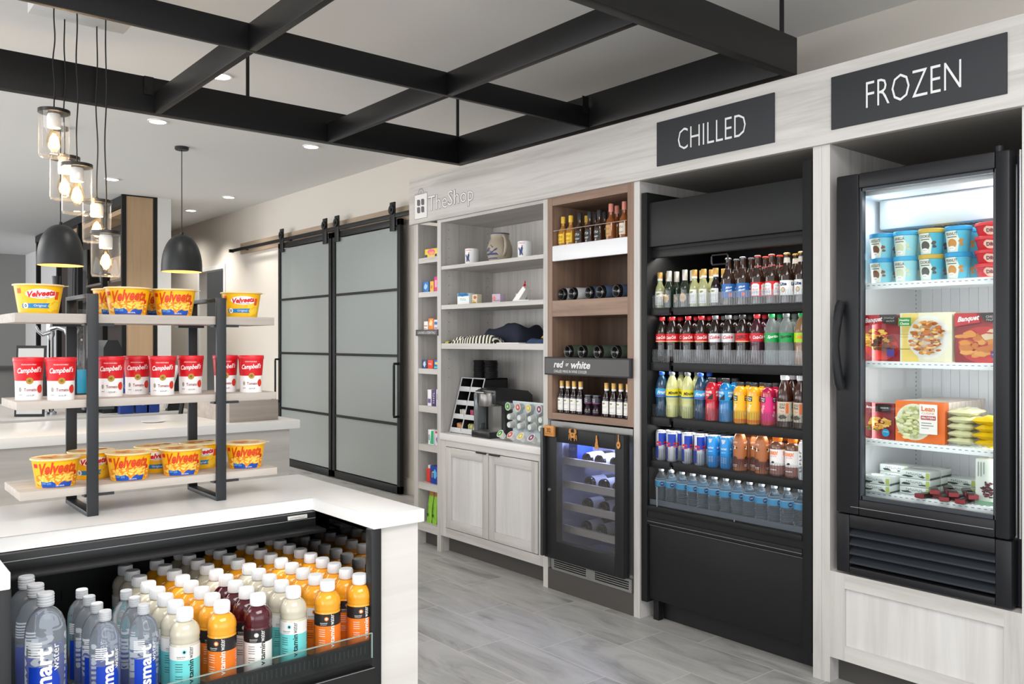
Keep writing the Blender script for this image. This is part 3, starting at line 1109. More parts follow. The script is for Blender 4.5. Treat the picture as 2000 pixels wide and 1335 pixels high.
dr.m(M('door_bevel', '#3c4046', .3)).box(q0 + .012, q0 + .03, 1.755, 1.775, .79, 2.09).box(q0 + .012, q0 + .03, 1.24, 1.255, .79, 2.09).box(q0 + .012, q0 + .03, 1.25, 1.76, 2.068, 2.09).box(q0 + .012, q0 + .03, 1.25, 1.76, .79, .815)
dr.m(m_line).box(q0 - .001, q0 + .001, 1.25, 1.80, .765, .767)
d = dr.build('door', t)
B(thin_glass('freezer_glass', '#fbfdfd', .0, .4), D + .02, D + .026, 1.245, 1.765, .80, 2.08).build('glass', d)
hp = []
for k in range(17):
    s_ = k / 16
    hp.append((q0 - .012 - .042 * math.sin(s_ * PI) ** .6, 1.835, 1.262 + .345 * s_))
MB().m(m_zb).tube(hp, [.012 + .006 * abs(math.cos(k / 16 * PI)) for k in range(17)], 10, sy=1.5).build('handle', d)
MB().m(m_zb).cyl((q0 + .03, 1.24, 2.142), .014, .022, 12).build('top_hinge', t)
MB().m(M('chrome_trim', '#c8c8ca', .25, .9)).box(D + .01, D + .03, 1.168, 1.174, .74, 2.14).build('hinge_rail', t)
FS = [1.694, 1.368, 1.042, .826]
for i, z in enumerate(FS):
    s = MB().m(m_zs)
    s.box(FX + .03, FX + .036, 1.227, 1.818, z - .026, z, bev=.001)
    k = 0
    x = FX + .036
    while x < 3.93:
        s.box(x, x + .004, 1.227, 1.818, z - .006, z - .001)
        x += .03
    for k in range(26):
        y = 1.235 + k * .0221
        s.box(FX + .036, 3.94, y, y + .003, z - .003, z)
    s.m(M('price_marks', '#8b949a', .6))
    for k in range(24):
        y = 1.24 + k * .023
        s.box(FX + .0295, FX + .0301, y, y + .011, z - .012, z - .009)
    s.build('wire_shelf', t)
em = M('freezer_led', '#ffffff', .5, emit='#f8fdff', es=3)
MB().m(em).box(FX + .025, FX + .035, 1.806, 1.818, .82, 2.04).box(FX + .025, FX + .035, 1.229, 1.241, .82, 2.04).build('light_strip', t)
area('freezer_led', (FX + .06, 1.775, 1.43), (PI / 2, 0, PI), .04, 1.2, 1.7, (1, 1, 1)).rotation_euler = Vector((.6, -1, 0)).to_track_quat('-Z', 'Y').to_euler()
area('freezer_led', (FX + .06, 1.25, 1.43), (PI / 2, 0, 0), .04, 1.2, 2.4, (1, 1, 1)).rotation_euler = Vector((.6, 1, 0)).to_track_quat('-Z', 'Y').to_euler()
area('freezer_led', (FX + .12, 1.51, 2.05), (0, 0, 0), .1, .5, .7, (.98, 1, 1))
# ================================================================ ISLAND
m_q = M('quartz_counter', '#f3f2f0', .25)
m_ib = M('cooler_black', '#191a1b', .35)
m_iin = M('cooler_inside', '#131415', .45)
isl_wood = wood('island_wood', '#bab6b0', '#e0ddd8', 'Y', .6, c3='#d0cdc8')
islx = wood('island_wood_x', '#a7a29b', '#d2cec8', 'X', .6, c3='#bfbbb5')
CT = .95
# counter top: U shape round the cooler
poly = [(-1.6, 2.495), (-1.6, 2.967), (1.408, 2.967), (1.408, 2.112), (1.234, 2.112), (1.234, 2.495), (.329, 2.495), (.329, 2.106), (-1.6, 2.106)]
mb = MB().m(m_q)
mb.prism(poly[:0] + [(-1.6, 2.106), (.329, 2.106), (.329, 2.495), (1.234, 2.495), (1.234, 2.112), (1.408, 2.112), (1.408, 2.967), (-1.6, 2.967)], (0, 0, .911), (1, 0, 0), (0, 1, 0), (0, 0, .039))
bmesh.ops.bevel(mb.bm, geom=[e for e in mb.bm.edges], offset=.003, segments=2, affect='EDGES', profile=.5)
tag(mb.build('island_countertop', None, (.5, 2.6, .911)), 'glossy white stone countertop wrapping around the built-in bottle cooler', 'countertop')
t = thing('island_cabinet', 'pale wood island base holding the bottle cooler under the white counter', 'island', (.8, 2.6, 0))
B(wood('island_wood_front', '#c9c6c1', '#e4e1dd', 'X', .45, c3='#d8d5d0'), 1.262, 1.392, 2.125, 2.14, 0, .911).build('front_panel', t)
B(isl_wood, 1.377, 1.392, 2.14, 2.95, 0, .911).build('end_panel', t)
B(isl_wood, -1.58, 1.377, 2.935, 2.95, 0, .911).build('back_panel', t)
B(M('island_dark', '#3b3a39', .5), -1.58, .295, 2.125, 2.14, 0, .911).build('left_front_panel', t)

t = thing('island_bottle_cooler', 'black built-in open cooler packed with water and juice bottles', 'drinks cooler', (.8, 2.45, 0))
DK = .555
cn = MB().m(m_ib)
cn.box(.332, 1.232, 2.47, 2.60, .845, .909, bev=.002)
cn.build('canopy', t)
MB().m(m_line).box(.335, 1.23, 2.4675, 2.4695, .889, .8905).build('canopy_trim', t)
MB().m(m_iin).box(.332, 1.232, 2.40, 2.47, .856, .866, bev=.001).build('canopy_lip', t)
nm = MB().m(M('name_badge', '#d7d5d0', .4)).box(1.135, 1.20, 2.464, 2.469, .893, .905, bev=.001)
nm.m(M('badge_ink', '#66625d', .6)).art(SQ(.05, .005, 0, 0, 0, 12), flat_map((1.1675, 2.464, .899), (1, 0, 0), (0, 0, 1)), .0004)
nm.build('badge', t)
li = MB().m(m_iin)
li.box(.30, 1.376, 2.86, 2.87, .5, .905).box(.30, .31, 2.14, 2.86, .5, .905).box(1.366, 1.376, 2.145, 2.86, .5, .905).box(.31, 1.366, 2.60, 2.86, .893, .905)
li.m(M('slot_black', '#0b0b0c', .7))
for k in range(11):
    for z in (.66, .74, .82):
        li.box(.40 + k * .09, .403 + k * .09, 2.858, 2.860, z, z + .03)
li.build('liner', t)
B(m_ib, .31, 1.366, 2.14, 2.86, .535, DK).build('deck', t)
fp = MB().m(m_ib)
fp.box(1.2265, 1.2595, 2.112, 2.145, 0, .911, bev=.002)
fp.build('front_post', t)
B(m_ib, .298, .33, 2.104, 2.14, 0, .911, bev=.002).build('front_post', t)
fp = MB().m(m_ib)
fp.box(.33, 1.2265, 2.095, 2.14, 0, .525, bev=.002)
fp.box(.33, 1.2265, 2.106, 2.119, .525, .598, bev=.002)
fp.m(M('vent_slats', '#3c3e40', .4))
for k in range(60):
    fp.box(.42 + k * .0132, .4245 + k * .0132, 2.1045, 2.106, .566, .588)
fp.m(m_line).box(.33, 1.2265, 2.094, 2.096, .5235, .525)
fp.build('front_base', t)
m_edge = M('glass_edge_green', '#93a8a2', .15)
lg = MB().m(thin_glass('low_glass', '#e2e8e8', 0, 1.2)).box(.333, 1.222, 2.099, 2.103, .552, .621)
lg.m(m_edge).box(.333, 1.222, 2.0985, 2.1035, .621, .623).box(1.2195, 1.2225, 2.0985, 2.1035, .552, .621)
lg.build('front_glass', t)
B(thin_glass('smoked_glass', '#9b9c9e', 0, 2.2), 1.2555, 1.2585, 2.15, 2.84, .557, .89).build('side_glass', t)
area('bottle_cooler_light', (.78, 2.43, .85), (-.25, 0, 0), .8, .04, .45, (1, .97, .92))

# ================================================================ three-tier display rack
m_rk = M('rack_black', '#25282c', .42)
rkw = wood('rack_shelf_wood', '#a59c93', '#cdc5bc', 'X', .9, c3='#bab1a8')
t = thing('three_tier_rack', 'three-tier rack of pale wood boards in black metal frames on the counter', 'display rack', (.8, 2.77, CT))
for xa in (.600, .972):
    fr = MB().m(m_rk)
    W = .030
    fr.box(xa, xa + W, 2.625, 2.637, CT, 1.587, bev=.001).box(xa, xa + W, 2.885, 2.897, CT, 1.587, bev=.001)
    fr.box(xa, xa + W, 2.637, 2.885, CT, CT + .012, bev=.001).box(xa, xa + W, 2.637, 2.885, 1.575, 1.587, bev=.001)
    for z in (1.503, 1.261, 1.012):
        fr.box(xa - .005, xa + .075, 2.637, 2.67, z - .0075, z - .0005).box(xa - .045, xa + .04, 2.85, 2.885, z - .0075, z - .0005)
    fr.build('frame', t)
for z0, z1, xl, xr in ((1.503, 1.529, .422, 1.168), (1.261, 1.284, .426, 1.174), (1.012, 1.035, .434, 1.178)):
    B(rkw, xl, xr, 2.640, 2.882, z0, z1, bev=.001).build('shelf_board', t)

# ================================================================ second counter behind, and back counters
t = thing('rear_island', 'second white-topped wood island behind the three-tier rack', 'island', (1, 5.5, 0))
B(m_q, -2.4, 2.40, 5.03, 5.95, .894, .95, bev=.004).build('countertop', t)
B(islx, -2.36, 2.345, 5.07, 5.09, 0, .894).build('front_panel', t)
B(isl_wood, 2.325, 2.345, 5.09, 5.90, 0, .894).build('end_panel', t)
B(islx, -2.36, 2.325, 5.88, 5.90, 0, .894).build('back_panel', t)
t = thing('serving_counter', 'long light grey serving counter farther back with the drink taps', 'counter', (0, 7.3, 0))
B(M('counter_lightgrey', '#cfcfcd', .3), -2.5, 2.35, 6.75, 8.6, .86, .90, bev=.003).build('countertop', t)
B(m_grey, -2.45, 2.3, 6.8, 8.55, 0, .86).build('base', t)
t = thing('reception_desk', 'dark grey desk with a black top edge at the far left', 'desk', (0, 13.5, 0))
B(M('desk_grey', '#7d7d7c', .7), -2, 2.2, 13.3, 14.0, 0, 1.06).build('body', t)
B(M('desk_top', '#4b4b4b', .5), -2.02, 2.25, 13.25, 14.05, 1.06, 1.10).build('desktop', t)

bx = thing('wooden_box', 'open grey-brown wooden box of packets on the rear island', 'box', (2.13, 5.41, .95))
bwx = wood('box_wood', '#8f857c', '#b5aba1', 'X', .8)
b = MB().m(bwx)
b.box(1.97, 2.288, 5.113, 5.126, .95, 1.08, bev=.001).box(1.97, 2.288, 5.695, 5.708, .95, 1.08, bev=.001).box(1.97, 1.983, 5.126, 5.695, .95, 1.08).box(2.275, 2.288, 5.126, 5.695, .95, 1.08).box(1.983, 2.275, 5.126, 5.695, .95, .962)
b.build('box_walls', bx)
rr = random.Random(3)
for k in range(9):
    c = ['#e9e6e2', '#c9dfe8', '#e7cfd0', '#f2efe9', '#d9a9b4', '#e8e3d0'][k % 6]
    tag(MB().m(M('packet_' + c[1:], c, .5)).box(2.0, 2.26, 5.15 + k * .058, 5.195 + k * .058, 1.0, 1.086 + rr.uniform(0, .012), bev=.004, rot=Matrix.Rotation(rr.uniform(-.15, .15), 3, 'X')).build('packet', None, (2.13, 5.17 + k * .058, 1.0)),
        'flat paper packet standing in the grey wooden box', 'packet', 'packets filed in the wooden box')
tag(MB().m(m_q).lathe([(0, 0), (.05, 0), (.07, .006), (.072, .009), (0, .007)], 28, (1.62, 5.45, .95)).build('saucer', None, (1.62, 5.45, .95)), 'small white round dish on the rear island', 'dish')

# framed card, tap, dispensers, coffee machine on the serving counter
fc = thing('framed_card', 'small black-framed card standing left of the chrome tap', 'picture frame', (1.19, 7.0, .9))
mb = MB().m(m_blk)
mb.prism([(-.105, 0), (.105, 0), (.105, .52), (-.105, .52)], (1.21, 7.0, .90), (.82, -.57, 0), (.04, .06, 1), (.005, .008, 0))
mb.build('frame', fc)
mb = MB().m(M('card_paper', '#cfcfcd', .6))
mb.prism([(-.09, .02), (.09, .02), (.09, .50), (-.09, .50)], (1.209, 6.9975, .90), (.82, -.57, 0), (.04, .06, 1), (-.001, -.0015, 0))
mb.build('card', fc)
m_chr = M('chrome', '#c9ccd2', .12, 1.0)
tp = thing('chrome_tap', 'tall chrome drink tap with a curved spout and hanging handle', 'tap', (1.37, 7.1, .9))
MB().m(m_chr).lathe([(.04, 0), (.04, .02), (.022, .03), (.022, .58), (.030, .60), (.030, .74), (.02, .77), (0, .77)], 20, (1.37, 7.1, .9)).build('column', tp)
MB().m(m_chr).tube([(1.37, 7.08, 1.545), (1.41, 7.05, 1.56), (1.455, 7.02, 1.54), (1.475, 7.0, 1.48), (1.48, 7.0, 1.30)], [.024, .022, .02, .018, .017], 14).build('spout', tp)
MB().m(m_chr).tube([(1.36, 7.08, 1.52), (1.31, 7.08, 1.50), (1.28, 7.08, 1.53), (1.265, 7.08, 1.565)], [.018, .016, .013, .012], 12).build('side_lever', tp)
MB().m(M('tap_black', '#17181a', .3)).lathe([(.018, 0), (.02, .10), (.03, .24), (0, .24)], 14, (1.40, 7.06, 1.70)).build('handle', tp)
dp = thing('drink_dispenser', 'tall clear drink dispenser holding bright blue liquid behind the rack post', 'dispenser', (1.60, 7.2, .9))
MB().m(m_ib).lathe([(.09, 0), (.09, .12), (.05, .14), (0, .14)], 20, (1.60, 7.2, .9)).build('base', dp)
MB().m(M('blue_liquid', '#39b6e0', .2)).lathe([(.055, 0), (.075, .18), (0, .18)], 20, (1.60, 7.2, 1.05)).build('blue_drink', dp)
MB().m(m_jar).lathe([(.06, 0), (.085, .2), (.085, .62), (.06, .66)], 20, (1.60, 7.2, 1.04), cap=False).build('clear_tank', dp)
cmn = thing('black_coffee_machine', 'rounded black coffee machine on the serving counter behind the soup cups', 'coffee machine', (1.8, 7.08, .9))
MB().m(m_ib).prism([(-.13, 0), (.16, 0), (.16, .12), (.02, .14), (.02, .32), (.11, .34), (.09, .50), (.04, .56), (-.08, .56), (-.13, .5)], (1.78, 6.95, .9), (.6, 0, 0), (0, 0, 1), (0, .26, 0)).build('body', cmn)
MB().m(m_fs).box(1.80, 1.87, 6.95, 7.19, 1.02, 1.035).build('drip_tray', cmn)
for k, (x, h) in enumerate(((1.83, .42), (2.02, .36), (1.945, .27))):
    tag(MB().m(M('blue_pack', '#23408f', .4)).box(x - .05, x + .05, 6.80 - .0, 6.87, .9, .9 + h, bev=.006).m(M('blue_pack_art', '#9db8e6', .5)).art([SQ(.08, .03, 0, .5 * h, 0, 5), E2(0, .3 * h, .03, .02)], flat_map((x, 6.80, .9), (1, 0, 0), (0, 0, 1)), .0006).build('blue_packet', None, (x, 6.83, .9)),
        ['taller blue snack pack between the soup cups', 'middle blue snack pack on the serving counter', 'shortest blue snack pack on the serving counter'][k], 'packet', 'blue snack packs on the serving counter')
st = thing('black_card_holder', 'slanted black stand with a pale card beside the rearmost soup cup', 'stand', (2.5, 5.6, .95))
st.location = (2.2, 6.9, .9)
MB().m(m_ib).prism([(0, 0), (.09, 0), (.14, .34), (.11, .36)], (2.16, 6.90, .9), (1, 0, 0), (0, 0, 1), (0, .06, 0)).build('back_stand', st)
MB().m(M('card_paper', '#cfcfcd', .6)).prism([(-.012, .02), (.0, .02), (.10, .35), (.088, .36)], (2.155, 6.895, .9), (1, 0, 0), (0, 0, 1), (0, .07, 0)).build('card', st)
ea = thing('folding_stand', 'black folding metal legs standing behind the rear island', 'stand', (1.95, 6.3, 0))
MB().m(m_blk).tube([(2.12, 6.35, 1.16), (1.9, 6.25, .0)], .016, 6).tube([(2.16, 6.35, 1.16), (2.16, 6.25, .0)], .016, 6).tube([(2.10, 6.35, 1.16), (2.19, 6.35, 1.16)], .016, 6).build('legs', ea)

# ================================================================ BACK BAR wall unit, far left
t = thing('back_bar_cabinet', 'tall wood and black-framed back bar with glasses and a dark screen', 'back bar', (3.0, 13.2, 0))
wo = wood('oak_panel', '#a98c6d', '#c2a685', 'Z', .7)
B(wo, 2.862, 3.17, 10.67, 10.70, 0, 3.19).build('end_panel', t)
MB().m(m_blk).box(2.812, 2.862, 10.66, 10.70, 0, 3.199).box(3.17, 3.215, 10.66, 10.70, 0, 3.199).box(2.862, 3.17, 10.665, 10.70, 3.185, 3.199).build('edge_frame', t)
MB().m(M('backbar_dark', '#3b322e', .5)).box(3.17, 3.2, 10.70, 15.8, 0, 3.19).build('back_panel', t)
fr = MB().m(m_blk)
for y in (11.6, 12.9, 14.2, 15.72):
    fr.box(2.83, 2.89, y, y + .08, 0, 3.1)
fr.box(2.82, 2.88, 10.70, 15.8, 3.08, 3.19)
fr.build('front_frame', t)
B(wo, 2.90, 3.17, 10.70, 15.8, 3.02, 3.08).build('top_rail', t)
B(M('backbar_top', '#57504b', .3), 2.80, 3.17, 10.70, 15.8, .9, .94).build('bar_top', t)
B(M('backbar_base', '#2d2a28', .5), 2.84, 3.17, 10.70, 15.8, 0, .9).build('lower_cabinet', t)
for z in (1.72, 2.2):
    B(M('backbar_shelf', '#6b625b', .5), 2.92, 3.17, 10.75, 12.85, z, z + .03).build('shelf', t)
B(M('screen_black', '#0e0f12', .12, coat=1), 2.96, 3.0, 12.98, 14.15, 2.0, 2.75, bev=.01).build('screen', t)
B(M('shelf_glow', '#b59a80', .5), 3.16, 3.168, 10.75, 12.85, 1.76, 2.6).build('lit_back', t)
m_gls = thin_glass('drinking_glass', '#e9eef0', 0, 2.5)
gk = Kind('drinking_glass', 'glass', lambda r: [MB().m(m_gls).lathe([(.028, .002), (.036, .13), (.033, .13), (.026, .008), (0, .008)], 14, cap=False).build('glass_body', r), MB().m(m_gls).lathe([(0, 0), (.028, 0), (.028, .004), (0, .004)], 14, cap=False).build('glass_base', r)])
for k in range(16):
    gk.put((2.95 + .08 * (k % 2), 10.86 + .125 * k, 1.75), 0, 'clear drinking glass on the back bar shelf', 'glasses lined up on the back bar shelf')
pl = thing('potted_grass', 'dark green long-leaved plant above the back bar screen', 'plant', (2.95, 12.0, 2.23))
MB().m(m_ib).lathe([(.06, 0), (.08, .12), (.075, .12), (0, .10)], 16, (2.95, 12.0, 2.23)).build('pot', pl)
lf = MB().m(M('leaf_green', '#3d4a35', .6))
rr = random.Random(5)
for k in range(34):
    a = rr.uniform(0, 2 * PI)
    l_ = rr.uniform(.3, .5)
    r_ = rr.uniform(.05, .12)
    pts = [(2.95 + r_ * s_ ** 1.6 * math.cos(a), 12.0 + r_ * 3 * s_ ** 1.6 * math.sin(a), 2.34 + l_ * s_ * (1 - .35 * s_)) for s_ in (0, .25, .5, .75, 1)]
    lf.tube(pts, [.004, .006, .005, .003, .001], 4, sy=.3)
lf.build('leaves', pl)
# ================================================================ PRODUCT PROTOTYPES
W = M('ink_white', '#f4f4f2', .45)
K = M('ink_black', '#1a1a1c', .45)
RED = M('ink_red', '#d4121c', .4)
m_capw = M('cap_white', '#eceef0', .35)
m_foil = M('foil_lid', '#e8cf9a', .35)


def body(r, prof, mat, n=22, name='body'):
    return MB().m(mat).lathe(prof, n).build(name, r, Vector((0, 0, 0)))


def part(mb, name, r):
    return mb.build(name, r, Vector((0, 0, 0)))


# ---- yellow pasta cup (two designs: full-noodle front and plain yellow back)
def cup_r(v):
    return .0505 + (.0625 - .0505) * (v / .078)
m_cupy = M('cup_yellow', '#f6b90f', .35)
m_cupy2 = M('cup_yellow_light', '#f8cf3a', .4)
m_cupo = M('cup_orange', '#ee8a18', .4)
m_cupb = M('cup_blue', '#1c4fb0', .35)
m_cupb2 = M('cup_blue_light', '#1f7fbe', .35)
m_redtx = M('cup_red', '#d8401c', .4)
m_nood = M('cup_noodle', '#fbd35c', .4)
m_noodd = M('cup_noodle_dark', '#e79a1e', .4)
def pasta_cup(back):
    def mk(r):
        rnd = random.Random(11 if back else 12)
        MB().m(m_cupy).lathe([(0, .002), (.048, .002), (.0495, 0), (.0505, .001), (.0625, .078)], 40, cap=False).build('cup_body', r, Vector((0, 0, 0)))
        lid = MB().m(m_foil).lathe([(.0625, .078), (.0665, .0785), (.067, .081), (.0655, .083), (.064, .0825), (0, .0815)], 40, cap=False)
        fm = lambda u, v, off: (u, v, .0820 + off)
        lid.m(m_cupo)
        for k in range(9):
            lid.art(blob(rnd.uniform(-.035, .035), rnd.uniform(-.035, .035), .014, .009, j=.4, rnd=rnd), fm, .0004)
        lid.m(m_foil).prism([(0, -.008), (.012, -.006), (.014, .006), (0, .008)], (.064, 0, .0805), (1, 0, 0), (0, 1, 0), (0, 0, .0012))
        part(lid, 'foil_lid', r)
        a = MB()
        f = cyl_map(cup_r, 0, .0565)
        st = .008
        if not back:
            a.m(m_cupo).art([P2([(-.066, .006), (.066, .006), (.066, .034), (.04, .044), (0, .040), (-.03, .044), (-.066, .034)])], f, .0003, st)
            for q in range(64):
                bu, bv = rnd.uniform(-.062, .062), rnd.uniform(.010, .043)
                ra, rb, rt = rnd.uniform(.0045, .0075), rnd.uniform(.0025, .004), rnd.uniform(-1, 1)
                a.m(m_noodd).art([E2(bu, bv - .0012, ra, rb, 9, rt)], f, .0004 + q * .000004)
                a.m(m_nood).art([E2(bu, bv, ra * .92, rb * .85, 9, rt)], f, .0006 + q * .000004)
            a.m(m_cupb).art([P2([(-.044, .002), (.040, .002), (.044, .018), (.030, .015), (.018, .019), (.008, .014), (.002, .008), (-.004, .014), (-.014, .020), (-.030, .017), (-.046, .020)])], f, .0011, st)
            a.m(m_cupo).art([P2([(-.006, .015), (.007, .016), (.003, .010), (.0005, .004), (-.003, .010)])], f, .0013, st)
            a.m(M('cup_cyan', '#7fc4ee', .4)).art([T('360', .012, .007, -.036, .015), T('200', .012, .007, -.022, .014)], f, .0014, st)
            a.m(W).art([T('ORIGINAL', .024, .004, .008, .007)], f, .0014, st)
            a.m(m_redtx).art([T('Velveeta', .096, .034, .002, .0555, shear=.3, bold=.03, slant=.06, arc=.003)], f, .0012, st)
            a.art([T('SHELLS & CHEESE', .04, .004, .014, .040, slant=.05)], f, .0012, st)
            a.m(RED).art([E2(.052, .040, .005, .006), R2(-.066, -.053, .058, .069)], f, .0012, st)
        else:
            a.m(m_cupy2).art([blob(rnd.uniform(.015, .055), rnd.uniform(.006, .055), .009, .006, 9, .3, rnd) for _ in range(16)], f, .0003, st)
            a.m(W).art([E2(.004, .055, .040, .014, 24)], f, .0007, st)
            a.m(RED).art([T('Velveeta', .070, .017, .004, .056, shear=.2, bold=.04, slant=.1)], f, .0011, st)
            a.m(K).art([T('SHELLS & CHEESE', .035, .0035, .006, .045)], f, .0011, st)
            a.m(m_cupb2).art([P2([(-.050, .015), (.026, .015), (.020, .021), (.027, .029), (-.050, .027)])], f, .0007, st)
            a.m(W).art([T('Original', .032, .008, .0, .021)], f, .0011, st)
            a.m(W).art([E2(-.038, .0215, .0075, .0085)], f, .0011, st)
            a.m(K).art([T('0', .006, .009, -.038, .0215, bold=.03)], f, .0014, st)
            a.m(M('cup_redorange', '#e2521e', .4)).art([R2(-.062, -.050, .056, .070), R2(.040, .052, .040, .062)], f, .0009, st)
        part(a, 'printed_label', r)
    return mk
cupA = Kind('pasta_cup', 'pasta cup', pasta_cup(False))
cupB = Kind('pasta_cup', 'pasta cup', pasta_cup(True))
zt, zm, zl = 1.529, 1.284, 1.035
g1, g2 = 'yellow pasta cups on the top board', 'yellow pasta cups on the bottom board'
for k, x, y, z, l in (
        (cupB, .495, 2.725, zt, 'yellow pasta cup with white oval logo and blue ribbon, far left of the top board'),
        (cupA, .722, 2.815, zt, 'yellow pasta cup half hidden behind the left centre cup of the top board'),
        (cupA, .730, 2.705, zt, 'yellow pasta cup with noodle picture, just right of the left rack frame, top board'),
        (cupA, .858, 2.817, zt, 'yellow pasta cup half hidden behind the right centre cup of the top board'),
        (cupA, .868, 2.706, zt, 'yellow pasta cup with noodle picture, just left of the right rack frame, top board'),
        (cupB, 1.094, 2.735, zt, 'yellow pasta cup with white oval logo, alone at the right end of the top board'),
        (cupA, .537, 2.712, zl, 'yellow pasta cup with noodle picture, leftmost on the bottom board'),
        (cupB, .652, 2.806, zl, 'yellow pasta cup behind the left rack frame, bottom board, back row'),
        (cupA, .733, 2.702, zl, 'yellow noodle-picture pasta cup between the two frames, left one, bottom board'),
        (cupB, .845, 2.812, zl, 'yellow pasta cup in the back row between two noodle-picture cups, bottom board'),
        (cupA, .888, 2.704 - .003, zl, 'yellow noodle-picture pasta cup just left of the right frame, bottom board'),
        (cupB, .985, 2.812, zl, 'yellow pasta cup behind the right rack frame, bottom board, back row'),
        (cupA, 1.100, 2.715, zl, 'yellow noodle-picture pasta cup alone at the right end of the bottom board')):
    k.put((x, y, z), wrap_face(x, y) + .06, l, g1 if z == zt else g2)

# ---- soup cups
def soup_r(v):
    if v < .055:
        return .0345 + .0008 * v / .055
    return .0353 + (.0395 - .0353) * (v - .055) / .065
def soup(r):
    MB().m(M('soup_white', '#f1efee', .35)).lathe([(0, .002), (.033, .002), (.0345, 0), (.0353, .055), (.0368, .078)], 36, cap=False).build('cup_body', r, Vector((0, 0, 0)))
    m_sr = M('soup_red', '#d3141f', .35)
    MB().m(m_sr).lathe([(.0345, 0), (.0345, .0005)], 36, cap=False)
    s = MB().m(m_sr).lathe([(.0355, .0545), (.0358, .056), (.0400, .112), (.0395, .112)], 36, cap=False)
    part(s, 'red_sleeve', r)
    part(MB().m(M('lid_red', '#dc2630', .3)).lathe([(.0405, .108), (.0412, .110), (.0412, .1185), (.040, .1205), (.034, .1205), (.033, .118), (0, .118)], 36, cap=False), 'lid', r)
    a = MB()
    f = cyl_map(soup_r, 0, .037)
    st = .006
    a.m(W).art([T("Campbell's", .066, .020, .0, .083, shear=.3, bold=.02, slant=.06), T('MICROWAVABLE', .036, .0035, -.002, .1005)], f, .0009, st)
    a.m(M('soup_gold', '#a8842f', .35, .5)).art([E2(0, .0545, .0095, .0095, 20)], f, .0012, st)
    a.m(M('soup_gold_dark', '#7c5f1e', .5)).art([blob(0, .0545, .005, .005, 9, .3)], f, .0016, st)
    a.m(M('soup_darkred', '#8c1418', .5)).art([T('Tomato', .034, .009, .002, .0295, bold=.015)], f, .0009, st)
    a.m(K).art([T('- SOUP -', .030, .0045, .002, .013)], f, .0009, st)
    a.m(M('tomato_red', '#d8301c', .3)).art([E2(.030, .031, .0095, .012, 18)], f, .0009, st)
    a.m(M('tomato_leaf', '#5a7a2c', .5)).art([blob(.031, .042, .004, .002, 7, .4)], f, .0013, st)
    a.m(M('soup_greyink', '#9c9890', .5)).art([E2(-.026, .030, .004, .007), R2(-.031, -.020, .014, .016)], f, .0009, st)
    part(a, 'printed_label', r)
soupK = Kind('soup_cup', 'soup cup', soup)
for x, y, l in ((.474, 2.745, 'leftmost red and white soup cup on the middle board'),
                (.544, 2.682, 'red and white soup cup second from left, nearest the board edge'),
                (.697, 2.765, 'red and white soup cup just right of the left rack frame'),
                (.790, 2.822, 'red and white soup cup set back, partly hidden by its right neighbour'),
                (.838, 2.728, 'red and white soup cup in mid board, standing in front of its left neighbour'),
                (.935, 2.757, 'red and white soup cup just left of the right rack frame'),
                (1.052, 2.765, 'red and white soup cup partly hidden behind the right rack frame'),
                (1.109, 2.690, 'rightmost red and white soup cup on the middle board')):
    soupK.put((x, y, zm), wrap_face(x, y) + .05, l, 'red and white soup cups on the middle board')

# ---- vitamin drink bottles
def vw(liq, ltop, lbot, ink1, ink2, dot, whitetop=False):
    def mk(r):
        prof = [(0, .001), (.030, .001), (.0355, .005), (.036, .03), (.036, .140), (.0346, .144), (.0362, .149), (.0350, .154), (.0366, .160), (.0364, .167), (.0345, .176), (.0305, .184), (.0250, .190), (.0200, .194), (.0175, .194), (.0175, .202), (0, .202)]
        body(r, prof, liq, 26)
        c = MB().m(m_capw).lathe([(.0195, .197), (.0203, .199), (.0203, .2215), (.0188, .2245), (0, .2245)], 24)
        for k in range(20):
            a_ = k * PI / 10
            c.box(.0203 * math.cos(a_) - .0004, .0203 * math.cos(a_) + .0004, .0203 * math.sin(a_) - .0004, .0203 * math.sin(a_) + .0004, .200, .2205)
        part(c, 'cap', r)
        a = MB()
        f = cyl_map(.0361)
        hu = .0361 * PI
        a.m(lbot).band(f, -hu, hu, .022, .106, 28)
        a.m(ltop).band(f, -hu, hu, .106, .139, 28)
        st = .006
        for q in (0, -.075, .075):
            a.m(ink2).art([T('vitamin', .060, .013, .010 + q, .076, rot=PI / 2, bold=.02)], f, .0006, st)
            a.m(ink1).art([T('water', .029, .010, .010 + q, .1235, rot=PI / 2)], f, .0006, st)
            a.m(dot).art([E2(-.006 + q, .1265, .006, .006, 14)], f, .0006, st)
            a.m(ink1).art([T('essential', .020, .004, -.014 + q, .115), SQ(.018, .002, -.014 + q, .110, 0, 9), E2(-.006 + q, .1265, .003, .0035, 10)], f, .0008, st)
            a.m(ink2).art([R2(-.028 + q, -.010 + q, v, v + .0012) for v in (.096, .090, .084, .078, .066, .060, .054)], f, .0006, st)
        part(a, 'label', r)
    return mk
l_or = M('juice_orange', '#f2a426', .12, coat=.6)
l_wh = M('drink_milky', '#c9c2ae', .12, coat=.6)
l_rd = M('drink_darkred', '#4a0f1c', .12, coat=.6)
o1 = M('label_orange', '#f47b20', .4)
t1 = M('label_teal', '#6fd0cf', .4)
wl = M('label_white', '#eceae6', .4)
dk = M('label_black', '#232022', .4)
dto = M('dot_orange', '#f08030', .4)
dtt = M('dot_teal', '#8fd6e2', .4)
dtg = M('dot_grey', '#c8c6c4', .4)
vwO = Kind('juice_bottle', 'bottle', vw(l_or, dk, o1, W, W, dto))
vwY = Kind('juice_bottle', 'bottle', vw(l_or, wl, o1, K, K, dto))
vwT = Kind('juice_bottle', 'bottle', vw(l_wh, wl, t1, K, K, dtt))
vwR = Kind('juice_bottle', 'bottle', vw(l_rd, dk, wl, W, K, dtg))
